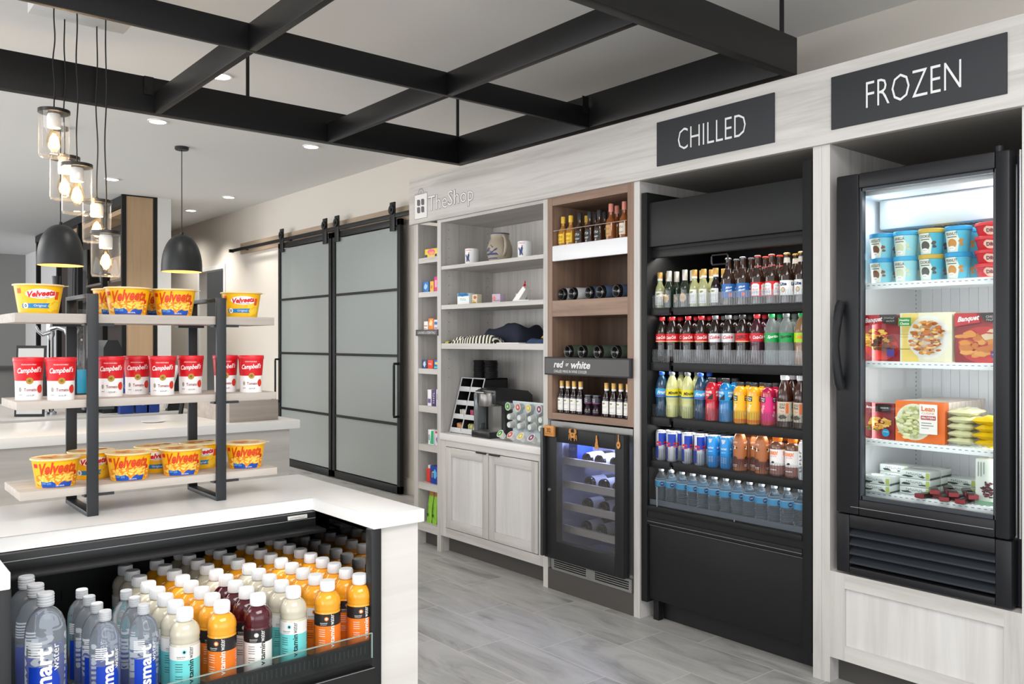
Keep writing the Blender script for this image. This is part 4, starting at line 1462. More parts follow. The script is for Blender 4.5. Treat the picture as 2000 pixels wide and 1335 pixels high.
pos_y = [2.158 + .0765 * k for k in range(9)]
lanes = [('milky drink bottle with teal label', .719, [vwT] * 8, 'third lane of coloured drinks, next to the clear water bottles'),
         ('orange juice-drink bottle', .813, [vwO] * 8, 'lane between the milky and dark red bottles'),
         ('', .909, [vwR] * 4 + [vwT] * 5, 'lane left of centre'),
         ('milky drink bottle with teal label', 1.008, [vwT] * 5 + [vwO] * 4, 'lane right of the dark red bottles'),
         ('orange juice-drink bottle', 1.113, [vwO, vwY] + [vwO] * 7, 'lane second from the right post'),
         ('orange juice-drink bottle', 1.212, [vwO] * 9, 'lane beside the right post'),
         ('milky drink bottle with teal label', 1.312, [vwT] * 9, 'lane behind the smoked side glass')]
lane_d = ['lane beside clear water bottles', 'lane left of dark red bottles', 'the dark red lane', 'lane right of dark red bottles',
          'second orange lane from right post', 'orange lane at right post', 'dim lane behind smoked glass']
nm = {id(vwO): 'orange drink bottle', id(vwY): 'orange drink bottle with white-topped label', id(vwT): 'milky drink bottle', id(vwR): 'dark red drink bottle'}
gnm = {id(vwO): 'orange drink bottles in the island cooler', id(vwY): 'orange drink bottles in the island cooler', id(vwT): 'milky drink bottles in the island cooler', id(vwR): 'dark red drink bottles in the island cooler'}
rr = random.Random(21)
for li_, (_, x, ks, _d) in enumerate(lanes):
    for k, kd in enumerate(ks):
        kd.put((x + rr.uniform(-.002, .002), pos_y[k] + (.012 if li_ == 6 else 0), DK), wrap_face(x, 2.2) + rr.uniform(-.25, .3), '%s, %s from front in %s' % (nm[id(kd)], ORD[k], lane_d[li_]), gnm[id(kd)])

# ---- clear water bottles in the island cooler
m_wat = M('clear_water', '#edf3fa', .03, trans=.9, ior=1.25)
m_capc = M('cap_frosted', '#d5d8dc', .3, trans=.2)
m_smb = M('water_blue', '#1440b8', .35)
def smart(R_, H_):
    def mk(r):
        s = H_
        prof = [(0, .001), (R_ * .86, .001), (R_, .008), (R_ * .985, .3 * s), (R_, .34 * s), (R_, .70 * s), (R_ * .93, .775 * s), (R_ * .76, .835 * s), (R_ * .52, .875 * s), (R_ * .36, .892 * s), (R_ * .33, .90 * s), (R_ * .33, .93 * s), (0, .93 * s)]
        body(r, prof, m_wat, 28)
        c = MB().m(m_capc).lathe([(R_ * .40, .905 * s), (R_ * .42, .91 * s), (R_ * .41, .995 * s), (R_ * .38, s), (0, s)], 22)
        for k in range(4):
            z = (.92 + k * .02) * s
            c.lathe([(R_ * .42, z), (R_ * .432, z + .001), (R_ * .42, z + .003)], 22, cap=False)
        part(c, 'cap', r)
        a = MB()
        f = cyl_map(R_ * 1.005)
        st = R_ * .17
        k = s / .245
        a.m(m_smb).art([P2([(-.024 * k, .02 * k), (.026 * k, .02 * k), (.030 * k, .05 * k), (.030 * k, .095 * k), (.024 * k, .113 * k), (.012 * k, .121 * k), (-.024 * k, .121 * k)])], f, .0004, st)
        a.art([R2(.045 * k, .085 * k, .03 * k, .11 * k)], f, .0004, st)
        a.m(W).art([T('smart', .100 * k, .024 * k, .004 * k, .105 * k, rot=PI / 2, bold=.03)], f, .0008, st)
        a.art([T('water', .048 * k, .010 * k, .023 * k, .135 * k, rot=PI / 2)], f, .0008, st)
        a.art([R2(-.026 * k, .000 * k, (.138 + q * .0048) * k, (.1405 + q * .0048) * k) for q in range(6)], f, .0006, st)
        part(a, 'label', r)
    return mk
smL = Kind('water_bottle', 'bottle', smart(.0435, .313))
smS = Kind('water_bottle', 'bottle', smart(.0345, .245))
for k in range(3):
    smL.put((.414 - .004 * k, 2.20 + .092 * k, DK), -.35 + .4 * k, 'tall clear water bottle, %s from the front of the leftmost lane' % ORD[k], 'tall clear water bottles in the island cooler')
for k in range(4):
    smS.put((.542, 2.20 + .0765 * k, DK), -.12 - .3 * (k % 2), 'small clear water bottle, %s from the front in the four-deep lane' % ORD[k], 'small clear water bottles in the island cooler')
for k in range(3):
    smS.put((.629, 2.192 + .0765 * k, DK), -.22 + .3 * (k % 2), 'small clear water bottle, %s from the front in the lane beside the milky drinks' % ORD[k], 'small clear water bottles in the island cooler')

# ================================================================ COOLER WALL PRODUCTS (facing -X)
FACE = -PI / 2
def lab_mb(rad, z0, z1, base):
    a = MB()
    f = cyl_map(rad)
    a.m(base).band(f, -PI * rad, PI * rad, z0, z1, 24)
    return a, f

def soda(liq, capm, base, text, ink, bands=(), h=1.0, clear=False):
    def mk(r):
        p = [(0, .001), (.022, .001), (.029, .004), (.0325, .014), (.0325, .05), (.030, .075), (.0318, .095), (.0325, .105), (.0325, .148), (.031, .158), (.027, .178), (.0195, .200), (.0135, .211), (.0125, .214), (.0125, .222), (0, .222)]
        body(r, p, liq, 20)
        part(MB().m(capm).lathe([(.0145, .217), (.0148, .219), (.0148, .232), (.0135, .2345), (0, .2345)], 18), 'cap', r)
        a, f = lab_mb(.0328, .105, .147, base)
        st = .006
        a.m(ink)
        for q in (-.05, .02):
            a.art([T(text, .052, .017, q, .129, shear=.25, bold=.03, slant=.08)], f, .0006, st)
        for m_, v0, v1 in bands:
            a.m(m_).band(f, -PI * .0328, PI * .0328, v0, v1, 24, off=.0004)
        part(a, 'label', r)
    return mk
cola = M('cola_dark', '#1e1512', .12, coat=.5)
m_gcap = M('cap_green', '#1fa35a', .35)
m_rcap = M('cap_red', '#d6202a', .35)
m_kcap = M('cap_black', '#2b2b2d', .4)
m_gycap = M('cap_grey', '#7d8084', .4)
m_bcap = M('cap_blue', '#1f5fd0', .35)
silver = M('label_silver', '#d2d3d6', .35, .2)
green = M('label_green', '#109a48', .4)
cream = M('label_cream', '#f3d9a0', .4)
s_coke = Kind('soda_bottle', 'bottle', soda(cola, m_rcap, RED, 'Coca-Cola', W, ((cream, .107, .111),)))
s_diet = Kind('soda_bottle', 'bottle', soda(cola, m_gycap, silver, 'Coke', RED))
s_zero = Kind('soda_bottle', 'bottle', soda(cola, m_kcap, RED, 'ZERO', K, ((cream, .107, .111),)))
s_cher = Kind('soda_bottle', 'bottle', soda(M('cherry_dark', '#3a1220', .12, coat=.5), m_rcap, M('label_cherry', '#c8202c', .4), 'Coca-Cola', W, ((M('label_magenta', '#7a1030', .4), .105, .109),)))
m_sprl = M('clear_soda', '#c9d3d2', .06, trans=.75, ior=1.25)
s_sprt = Kind('soda_bottle', 'bottle', soda(m_sprl, m_gcap, green, 'Sprite', W))
s_spr2 = Kind('soda_bottle', 'bottle', soda(m_sprl, m_gycap, green, 'Sprite', K))
s_mell = Kind('soda_bottle', 'bottle', soda(M('amber_soda', '#8a6a4a', .1, coat=.5), m_gcap, M('label_lime', '#a8d81e', .4), 'Mello', M('ink_orange', '#f08a1c', .4)))
s_lem = Kind('soda_bottle', 'bottle', soda(M('lemonade', '#c9c98a', .12, coat=.5), m_gycap, M('label_yellow', '#e8d820', .4), 'Minute', K, ((M('label_blue', '#1668b8', .4), .105, .112),)))
s_blu = Kind('soda_bottle', 'bottle', soda(M('blue_drink', '#1b3f5c', .12, coat=.5), m_bcap, M('label_skyblue', '#2b9fdc', .4), 'Fruit', W, ((M('label_purple', '#5a3fa0', .4), .107, .114),)))

def power(liq, base, ink):
    def mk(r):
        p = [(0, .001), (.026, .001), (.0335, .005), (.0335, .08), (.0315, .095), (.0335, .105), (.0335, .15), (.031, .168), (.022, .182), (.0175, .188), (.0175, .198), (0, .198)]
        body(r, p, liq, 20)
        part(MB().m(m_kcap).lathe([(.0195, .192), (.020, .194), (.020, .210), (.018, .2125), (0, .2125)], 18), 'cap', r)
        a, f = lab_mb(.0338, .106, .155, base)
        for q in (-.055, .0, .055):
            a.m(W).art([T('POWER', .034, .012, q, .143, bold=.03, shear=.1), T('ADE', .02, .010, q - .007, .129, bold=.03, shear=.1)], f, .0006, .006)
            a.m(K).art([P2([(q - .012, .108), (q + .022, .108), (q + .022, .138)])], f, .0005, .006)
        part(a, 'label', r)
    return mk
pw_r = Kind('sports_drink_bottle', 'bottle', power(M('sports_red', '#c01c2c', .12, coat=.5), M('label_redbright', '#d8202c', .4), W))
pw_b = Kind('sports_drink_bottle', 'bottle', power(M('sports_blue', '#1878b8', .12, coat=.5), M('label_bluebright', '#1c98dc', .4), W))

def juice(liq, base, band_, fruit):
    def mk(r):
        rnd = random.Random(4)
        p = [(0, .001), (.027, .001), (.0315, .006), (.0315, .075), (.0300, .09), (.0315, .105), (.0318, .15), (.029, .165), (.020, .174), (.017, .176), (.017, .186), (0, .186)]
        body(r, p, liq, 20)
        part(MB().m(m_kcap).lathe([(.0185, .180), (.019, .182), (.019, .194), (.0175, .197), (0, .197)], 18), 'cap', r)
        a, f = lab_mb(.0318, .022, .135, base)
        a.m(band_).band(f, -PI * .0318, PI * .0318, .010, .024, 24, off=.0003)
        for q in (-.06, 0, .06):
            a.m(K).art([R2(q - .016, q + .010, .110, .134)], f, .0005, .006)
            a.m(W).art([T('Minute', .020, .007, q - .003, .127, bold=.03), T('Maid', .016, .007, q - .003, .117, bold=.03)], f, .0008, .006)
            a.m(fruit).art([blob(q + rnd.uniform(-.012, .014), rnd.uniform(.04, .095), .008, .008, 10, .2, rnd) for _ in range(4)], f, .0005, .006)
            a.m(M('leaf_ink', '#4c9a3c', .4)).art([E2(q + .004, .098, .005, .002, 8, .5)], f, .0008, .006)
        part(a, 'label', r)
    return mk
j_or = Kind('fruit_juice_bottle', 'bottle', juice(M('oj', '#f0a81c', .12, coat=.5), M('label_oj', '#f6c02c', .4), M('label_ojband', '#ee7a1c', .4), M('fruit_cream', '#f6d8a0', .4)))
j_pk = Kind('fruit_juice_bottle', 'bottle', juice(M('pinkjuice', '#b01840', .12, coat=.5), M('label_pink', '#e0287c', .4), M('label_redband', '#d23040', .4), M('fruit_pink', '#f0a0a8', .4)))
def tea(r):
    p = [(0, .001), (.029, .001), (.0345, .006), (.0345, .12), (.036, .13), (.034, .155), (.026, .185), (.0175, .208), (.0165, .222), (0, .222)]
    body(r, p, M('tea_brown', '#3a1c12', .12, coat=.5), 20)
    part(MB().m(m_capw).lathe([(.0185, .216), (.019, .218), (.019, .238), (.0175, .240), (0, .240)], 18), 'cap', r)
    a, f = lab_mb(.0348, .03, .118, M('label_teacream', '#c9bfa8', .4))
    for q in (-.06, .0, .06):
        a.m(K).art([T('GOLD', .026, .011, q, .106, bold=.02), T('PEAK', .026, .011, q, .092, bold=.02)], f, .0006, .006)
        a.m(M('tea_orange', '#d86a2c', .4)).art([R2(q + .015, q + .028, .066, .112)], f, .0006, .006)
        a.m(RED).art([T('TEA', .02, .008, q, .075)], f, .0006, .006)
        a.m(M('tea_dark', '#54483c', .4)).art([blob(q, .05, .018, .010)], f, .0006, .006)
    part(a, 'label', r)
k_tea = Kind('tea_bottle', 'bottle', tea)

def can(base, parts_):
    def mk(r):
        part(MB().m(base).lathe([(.022, .0005), (.0245, .004), (.0285, .012), (.0285, .142), (.0255, .151)], 22, cap=False), 'can_body', r)
        part(MB().m(M('can_metal', '#cfd1d4', .3, .8)).lathe([(0, .003), (.022, .0005), (.0225, .002)], 22, cap=False).box(-.004, .004, -.012, .006, .1512, .1525).lathe([(.0255, .1505), (.0265, .153), (.0258, .155), (.0245, .1535), (.0235, .151), (0, .151)], 22, cap=False), 'can_top', r)
        a = MB()
        f = cyl_map(.0286)
        parts_(a, f)
        part(a, 'label', r)
    return mk
m_rbs = M('can_silver', '#c6c9ce', .35, .4)
m_rbb = M('can_blue', '#1c3fa8', .35, .2)
def rb_art(a, f):
    H = PI * .0286 / 2
    a.m(m_rbb)
    for i in (-2, 0):
        a.art([P2([(i * H, .075), (i * H + H, .085), (i * H + H, .142), (i * H, .142)])], f, .0004, .006)
        a.art([P2([(i * H + H, .012), (i * H + 2 * H, .012), (i * H + 2 * H, .075), (i * H + H, .072)])], f, .0004, .006)
    a.m(RED)
    for q in (-.05, 0.0, .045):
        a.art([T('Red Bull', .034, .010, q, .080, bold=.03), blob(q - .006, .094, .009, .005, 9, .4), blob(q + .010, .094, .008, .005, 9, .4)], f, .0008, .006)
def rb2_art(a, f):
    a.m(W)
    for q in (-.05, 0.0, .05):
        a.art([T('Red Bull', .03, .009, q, .098, bold=.02), SQ(.025, .005, q, .08, 0, 8)], f, .0006, .006)
        a.art([R2(q - .014, q + .014, v, v + .001) for v in (.03, .036, .042, .048, .054)], f, .0006, .006)
        a.m(m_rbs).art([P2([(q - .012, .142), (q + .012, .142), (q + .006, .125), (q - .004, .12)])], f, .0006, .006)
        a.m(W)
k_rb = Kind('energy_drink_can', 'can', can(m_rbs, rb_art))
k_rb2 = Kind('energy_drink_can', 'can', can(M('can_skyblue', '#2a8fd8', .35, .2), rb2_art))

def choc(r):
    p = [(0, .001), (.028, .001), (.0325, .006), (.0315, .08), (.0325, .12), (.0315, .145), (.026, .165), (.0195, .175), (0, .175)]
    body(r, p, M('choc_bottle', '#a8663a', .3), 20)
    part(MB().m(M('cap_copper', '#c07848', .35)).lathe([(.0195, .174), (.0205, .176), (.0205, .198), (.019, .200), (0, .200)], 18), 'cap', r)
    a, f = lab_mb(.0320, .006, .06, M('choc_label', '#6a2c26', .4))
    f = cyl_map(.0328)
    for q in (-.06, 0, .06):
        a.m(W).art([SQ(.030, .008, q, .137, 0, 6), blob(q, .112, .005, .008, 9, .4), R2(q - .014, q + .014, .030, .0325), R2(q - .012, q + .012, .024, .026)], f, .0006, .006)
        a.m(K).art([blob(q - .006, .116, .005, .004, 8, .4), blob(q + .008, .112, .004, .004, 8, .4)], f, .0009, .006)
        a.m(M('choc_round', '#4c2a22', .4)).art([E2(q, .062, .012, .010)], f, .0006, .006)
    part(a, 'label', r)
k_choc = Kind('milkshake_bottle', 'bottle', choc)
def dunk(r):
    p = [(0, .001), (.029, .001), (.034, .006), (.034, .128), (.0335, .140), (.030, .150), (.0205, .158), (.0195, .165), (0, .165)]
    body(r, p, M('iced_coffee', '#6b4634', .15, coat=.5), 20)
    part(MB().m(M('cap_orange', '#f07a20', .35)).lathe([(.0205, .160), (.0215, .162), (.0215, .190), (.020, .192), (0, .192)], 18), 'cap', r)
    a, f = lab_mb(.0343, .052, .125, M('label_paper', '#e9e6e4', .4))
    a.m(M('label_mauve', '#9a6a62', .4)).band(f, -PI * .0343, PI * .0343, .012, .052, 24)
    for q in (-.07, .0, .07):
        a.m(M('ink_orange2', '#f07a20', .4)).art([T("DUNKIN'", .046, .018, q, .108, bold=.04)], f, .0006, .006)
        a.m(M('ink_pink', '#d83a84', .4)).art([T('ICED COFFEE', .034, .005, q, .093)], f, .0006, .006)
        a.m(K).art([blob(q, .066, .010, .004, 9, .4)], f, .0006, .006)
        a.m(W).art([R2(q - .016, q + .016, .030, .034)], f, .0006, .006)
    part(a, 'label', r)
k_dunk = Kind('iced_coffee_bottle', 'bottle', dunk)
def slim(r):
    body(r, [(0, .001), (.024, .001), (.0275, .006), (.0275, .15), (.022, .165), (.014, .17), (0, .17)], M('slim_white', '#e4e6e8', .3), 18)
    part(MB().m(m_capw).lathe([(.016, .169), (.016, .185), (0, .187)], 16), 'cap', r)
    a = MB(); f = cyl_map(.0277)
    a.m(K).art([SQ(.10, .012, 0, .085, PI / 2, 6)], f, .0006, .006)
    part(a, 'label', r)
k_slim = Kind('milk_bottle', 'bottle', slim)

m_wat2 = M('bottle_water', '#eef2f3', .04, trans=.9, ior=1.25)
def waterb(r):
    p = [(0, .001), (.024, .001), (.0315, .004)]
    z = .01
    while z < .095:
        p += [(.0315, z), (.0295, z + .006)]
        z += .012
    p += [(.0315, .102), (.0315, .135), (.0295, .145), (.022, .168), (.013, .182), (.0115, .186), (.0115, .192), (0, .192)]
    body(r, p, m_wat2, 20)
    part(MB().m(m_capw).lathe([(.0135, .187), (.0138, .189), (.0138, .200), (.0125, .202), (0, .202)], 18), 'cap', r)
    a, f = lab_mb(.0318, .103, .134, M('label_lightblue', '#5bb4de', .4))
    a.m(W).band(f, -PI * .0318, PI * .0318, .1335, .136, 24, off=.0004)
    for q in (-.05, .045):
        a.m(M('ink_navy', '#1c3a70', .4)).art([E2(q - .01, .118, .011, .012)], f, .0006, .006)
        a.m(W).art([T('LIFE', .014, .007, q - .01, .119, bold=.03)], f, .0009, .006)
        a.m(M('ink_palegreen', '#d8ecc8', .4)).art([blob(q + .016, .112, .010, .004, 9, .3)], f, .0006, .006)
    part(a, 'label', r)
k_wat = Kind('small_water_bottle', 'bottle', waterb)

def beer(glass, capm, neck, base, art_):
    def mk(r):
        p = [(0, .001), (.027, .001), (.0305, .005), (.0305, .125), (.028, .143), (.019, .165), (.0145, .185), (.0130, .21), (.0135, .222), (.0135, .226), (0, .226)]
        body(r, p, glass, 20)
        part(MB().m(capm).lathe([(.0150, .2225), (.0155, .224), (.0150, .229), (.012, .231), (0, .231)], 18), 'cap', r)
        a, f = lab_mb(.0309, .038, .105, base)
        art_(a, f)
        if neck:
            g = lambda v: .0148 + (.190 - v) * .10
            fn = cyl_map(g, 0, .0155)
            a.m(neck[0]).band(fn, -.048, .048, neck[1], neck[2], 16, 2)
            if len(neck) > 3:
                a.m(neck[3]).art([T(neck[4], .018, .006, 0, (neck[1] + neck[2]) / 2, shear=.2)], fn, .0006, .005)
        part(a, 'label', r)
    return mk
amb = M('amber_glass', '#2e1a10', .08, coat=.8)
def a_blue(a, f):
    for q in (-.05, .02):
        a.m(W).art([T('Blue', .03, .010, q, .088, shear=.2, bold=.03, slant=.2), T('Moon', .03, .010, q, .073, shear=.2, bold=.03, slant=.2)], f, .0006, .006)
        a.m(M('ink_orangefruit', '#ee6a2c', .4)).art([E2(q + .008, .052, .009, .009)], f, .0006, .006)
def a_bud(a, f):
    for q in (-.05, .0, .05):
        a.m(W).art([P2([(q - .020, .042), (q + .020, .042), (q + .020, .092), (q + .010, .098), (q - .010, .098), (q - .020, .090)])], f, .0005, .006)
        a.m(M('ink_blueish', '#5a6ea8', .4)).art([SQ(.026, .005, q, .085, 0, 6), R2(q - .015, q + .015, .058, .060), R2(q - .015, q + .015, .053, .0545)], f, .0009, .006)
        a.m(RED).art([T('Bud', .026, .010, q, .070, shear=.2)], f, .0009, .006)
def a_lite(a, f):
    for q in (-.055, .0, .055):
        a.m(M('ink_navy', '#1c3a70', .4)).art([T('Lite', .034, .016, q, .089, bold=.05)], f, .0006, .006)
        a.m(M('ink_goldbrown', '#b07c3c', .4)).art([E2(q, .062, .010, .012)], f, .0006, .006)
        a.m(M('ink_tan', '#e2c48c', .4)).art([E2(q, .062, .006, .008)], f, .0009, .006)
k_blue = Kind('beer_bottle', 'bottle', beer(amb, M('cap_steel', '#6d7276', .35, .6), (M('neck_skyblue', '#8fb8dc', .4), .155, .178), M('beer_blue', '#2a6cb4', .4), a_blue))
k_bud = Kind('beer_bottle', 'bottle', beer(amb, M('cap_redgold', '#c03a30', .35), (M('neck_pinkred', '#c25a60', .4), .165, .182, W, 'Bud'), RED, a_bud))
k_lite = Kind('beer_bottle', 'bottle', beer(amb, M('cap_gold', '#c9a04a', .3, .5), (M('neck_white', '#ded8cc', .4), .185, .216), W, a_lite))

def wine(glass, capm, cap2, labm, art_=None, H_=.188, capz=.145):
    def mk(r):
        k = H_ / .188
        p = [(0, .001), (.021, .001), (.0245, .004), (.0245, .095 * k), (.021, .112 * k), (.0135, .128 * k), (.0115, .142 * k), (.0115, .18 * k), (0, .18 * k)]
        body(r, p, glass, 18)
        c = MB().m(capm).lathe([(.0135, (capz + .01) * k), (.0138, H_ - .002), (.0125, H_), (0, H_)], 18)
        c.m(cap2).lathe([(.0132, (capz) * k), (.0132, (capz + .011) * k)], 18)
        part(c, 'cap', r)
        a = MB()
        f = cyl_map(.0248)
        a.m(labm).band(f, -.028, .028, .018 * k, .088 * k, 14)
        if art_:
            art_(a, f)
        part(a, 'label', r)
    return mk
wcap = M('cap_goldwine', '#c9a25c', .35, .3)
vine = M('ink_vine', '#8a9a5a', .5)
def a_wine(a, f):
    a.m(vine).art([blob(0, .074, .010, .006, 10, .4)], f, .0006, .006)
    a.m(M('ink_grey', '#9a9890', .5)).art([R2(-.018, .018, .056, .0575), R2(-.014, .014, .050, .051), R2(-.022, .022, .026, .0275)], f, .0006, .006)
redg = M('red_wine_glass', '#1a0d14', .1, coat=.6)
palg = M('pale_wine', '#a9ad7c', .1, coat=.6)
darkg = M('dark_green_glass', '#1c2a20', .1, coat=.6)
k_wred = Kind('small_wine_bottle', 'bottle', wine(redg, wcap, W, wl, a_wine))
k_wpal = Kind('small_wine_bottle', 'bottle', wine(palg, wcap, W, wl, a_wine))
def a_round(a, f):
    a.m(M('ink_tan2', '#d9b48a', .4)).art([E2(0, .050, .020, .022)], f, .0006, .006)
    a.m(M('ink_greyblue', '#5f6f8a', .4)).art([SQ(.022, .006, 0, .050, 0, 5)], f, .0009, .006)
k_spk = Kind('sparkling_wine_bottle', 'bottle', wine(darkg, M('foil_silver', '#c4c2ba', .35, .3), M('foil_silver', '#c4c2ba', .35, .3), darkg, a_round, .192, .135))

# positions along the cooler shelves (Y falls towards the right of the photo)
MXf = 3.408
shelf_names = ['top', 'second', 'third', 'fourth']
def row(kinds_ys, z, shelf, group_of, desc_of, rows=2, pitch=.075, seed=1):
    rnd = random.Random(seed)
    for ri in range(rows):
        cnt = {}
        for kd, y in kinds_ys:
            i = cnt.get(id(kd), 0)
            cnt[id(kd)] = i + 1
            tot = sum(1 for q, _ in kinds_ys if q is kd)
            d = desc_of[id(kd)]
            pos = '' if tot == 1 else ', %s of %d' % (ORD[i], tot)
            rw = ('front row', 'second row', 'third row', 'fourth row')[ri]
            kd.put((MXf + ri * pitch, y + rnd.uniform(-.002, .002), z), FACE + rnd.uniform(-.25, .25), '%s, %s shelf, %s%s' % (d, shelf, rw, pos), group_of[id(kd)])
def mk(lst):
    return {id(k): v for k, v in lst}
dd = mk([(k_wpal, 'small pale wine bottle with gold cap'), (k_wred, 'small dark wine bottle with gold cap'), (k_spk, 'silver-foiled green wine bottle with round label'), (k_blue, 'brown beer bottle with blue label'), (k_bud, 'brown beer bottle with red and white label'), (k_lite, 'brown beer bottle with white label')])
gg = mk([(k_wpal, 'pale wine bottles on the top cooler shelf'), (k_wred, 'dark wine bottles on the top cooler shelf'), (k_spk, 'foiled wine bottles on the top cooler shelf'), (k_blue, 'blue-label beer bottles'), (k_bud, 'red-label beer bottles'), (k_lite, 'white-label beer bottles')])
row([(k_wpal, 2.903), (k_spk, 2.845), (k_spk, 2.740), (k_wpal, 2.680), (k_wpal, 2.622)], MS[0], 'top cooler', gg, dd, 2, .062, 2)
row([(k_wred, 2.552), (k_blue, 2.478), (k_blue, 2.394), (k_bud, 2.314), (k_bud, 2.238), (k_lite, 2.156), (k_lite, 2.083)], MS[0], 'top cooler', gg, dd, 2, .068, 3)
dd = mk([(s_coke, 'cola bottle with red cap and red label'), (s_diet, 'cola bottle with silver label'), (s_zero, 'cola bottle with black cap'), (s_cher, 'cherry cola bottle with red cap'), (s_sprt, 'clear soda bottle with green cap and label'), (s_spr2, 'clear soda bottle with grey cap'), (s_mell, 'soda bottle with yellow-green label')])
gg = mk([(s_coke, 'red-label cola bottles'), (s_diet, 'silver-label cola bottles'), (s_zero, 'black-cap cola bottles'), (s_cher, 'cherry cola bottles'), (s_sprt, 'green-label clear soda bottles'), (s_spr2, 'grey-cap clear soda bottles'), (s_mell, 'yellow-green label soda bottles')])
row([(s_coke, 2.892), (s_coke, 2.822), (s_coke, 2.722), (s_coke, 2.636), (s_diet, 2.552), (s_diet, 2.476), (s_zero, 2.397), (s_cher, 2.317), (s_sprt, 2.236), (s_spr2, 2.160), (s_mell, 2.084)], MS[1], 'second cooler', gg, dd, 3, .068, 4)
dd = mk([(s_blu, 'blue drink bottle with blue cap'), (s_lem, 'pale lemonade bottle with yellow label'), (pw_r, 'red sports drink bottle'), (pw_b, 'blue sports drink bottle'), (j_or, 'orange juice bottle with yellow label'), (j_pk, 'pink fruit juice bottle'), (k_tea, 'dark tea bottle with white cap')])
gg = mk([(s_blu, 'blue-cap drink bottles'), (s_lem, 'lemonade bottles'), (pw_r, 'red sports drink bottles'), (pw_b, 'blue sports drink bottles'), (j_or, 'orange juice bottles'), (j_pk, 'pink juice bottles'), (k_tea, 'tea bottles')])
row([(s_blu, 2.892), (s_lem, 2.822), (s_lem, 2.722), (s_blu, 2.644), (pw_r, 2.570), (pw_b, 2.489), (j_or, 2.408), (j_or, 2.333), (j_pk, 2.257), (k_tea, 2.169), (k_tea, 2.084)], MS[2], 'third cooler', gg, dd, 2, .072, 5)
dd = mk([(k_rb, 'silver and blue energy drink can'), (k_rb2, 'sky-blue energy drink can'), (k_choc, 'copper-capped milkshake bottle'), (k_dunk, 'iced coffee bottle with orange cap'), (k_slim, 'slim white milk bottle')])
gg = mk([(k_rb, 'silver and blue energy drink cans'), (k_rb2, 'sky-blue energy drink cans'), (k_choc, 'copper milkshake bottles'), (k_dunk, 'orange-capped iced coffee bottles'), (k_slim, 'slim white milk bottles')])
row([(k_rb, 2.895), (k_rb, 2.825), (k_rb, 2.727), (k_rb, 2.648), (k_rb2, 2.567), (k_rb2, 2.491)], MS[3], 'fourth cooler', gg, dd, 4, .060, 6)
row([(k_choc, 2.411), (k_choc, 2.288), (k_dunk, 2.206), (k_dunk, 2.130)], MS[3], 'fourth cooler', gg, dd, 2, .072, 7)
row([(k_slim, 2.070)], MS[3], 'fourth cooler', gg, dd, 1, .072, 7)
for y in (2.36,):
    k_choc.put((MXf + .05, 2.352, MS[3]), FACE, 'copper-capped milkshake bottle standing back between its two front neighbours', 'copper milkshake bottles')
wy_ = [2.895, 2.828, 2.760, 2.692, 2.626, 2.558, 2.491, 2.424, 2.357, 2.290, 2.223, 2.156, 2.085]
for ri in range(2):
    for i, y in enumerate(wy_):
        k_wat.put((MXf + ri * .066, y + random.uniform(-.0015, .0015), .606), FACE + random.uniform(-.5, .5), 'small water bottle with blue label on cooler floor, %s row, %s from left' % (('front', 'back')[ri], ORD[i]), 'small clear water bottles on the cooler floor').scale = (1, 1, .905)

# ---- brown cabinet: liquor, lying wine, small wine
m_whis = M('whiskey_amber', '#8a4a1c', .08, coat=.8)
def liq(glass, capm, labm, inkm, text, H_, sq, capc=None):
    def mk(r):
        k = H_ / .19
        R_ = .029
        p = [(0, .001), (R_ * .92, .001), (R_, .004), (R_, .095 * k), (R_ * .9, .11 * k), (.013, .125 * k), (.0115, .135 * k), (.0115, .165 * k), (0, .165 * k)]
        body(r, p, glass, 4 if sq else 20) if False else body(r, p, glass, 20)
        part(MB().m(capm).lathe([(.0135, .150 * k), (.0135, H_ - .003), (.012, H_), (0, H_)], 16), 'cap', r)
        a = MB()
        f = cyl_map(R_ + .0002)
        a.m(labm).band(f, -.026, .026, .03 * k, .085 * k, 12)
        a.m(inkm).art([SQ(.034, .012, 0, .066 * k, 0, 5), R2(-.016, .016, .042 * k, .044 * k), R2(-.012, .012, .037 * k, .0385 * k)], f, .0006, .006)
        part(a, 'label', r)
    return mk
k_q = Kind('liquor_bottle', 'bottle', liq(M('tequila_gold', '#b0762a', .08, coat=.8), M('cap_yellow', '#e8c04a', .35), M('label_yellow2', '#efc21e', .4), K, 'Gold', .185, 0))
k_j = Kind('liquor_bottle', 'bottle', liq(M('whiskey_dark', '#3c2010', .08, coat=.8), m_kcap, dk, W, "Old No.7", .19, 1))
k_m = Kind('liquor_bottle', 'bottle', liq(m_whis, M('cap_rosewax', '#d88a7a', .4), M('label_kraft', '#c89a62', .5), M('ink_brown', '#6a4424', .5), "Maker's", .213, 1))
k_e = Kind('liquor_bottle', 'bottle', liq(m_whis, M('cap_rosewax', '#d88a7a', .4), M('label_cream2', '#ded6c6', .5), M('ink_redbrown', '#8a3a24', .5), 'Bourbon', .213, 0))
gl_ = 'liquor bottles on the brown cabinet'
lz = 1.995
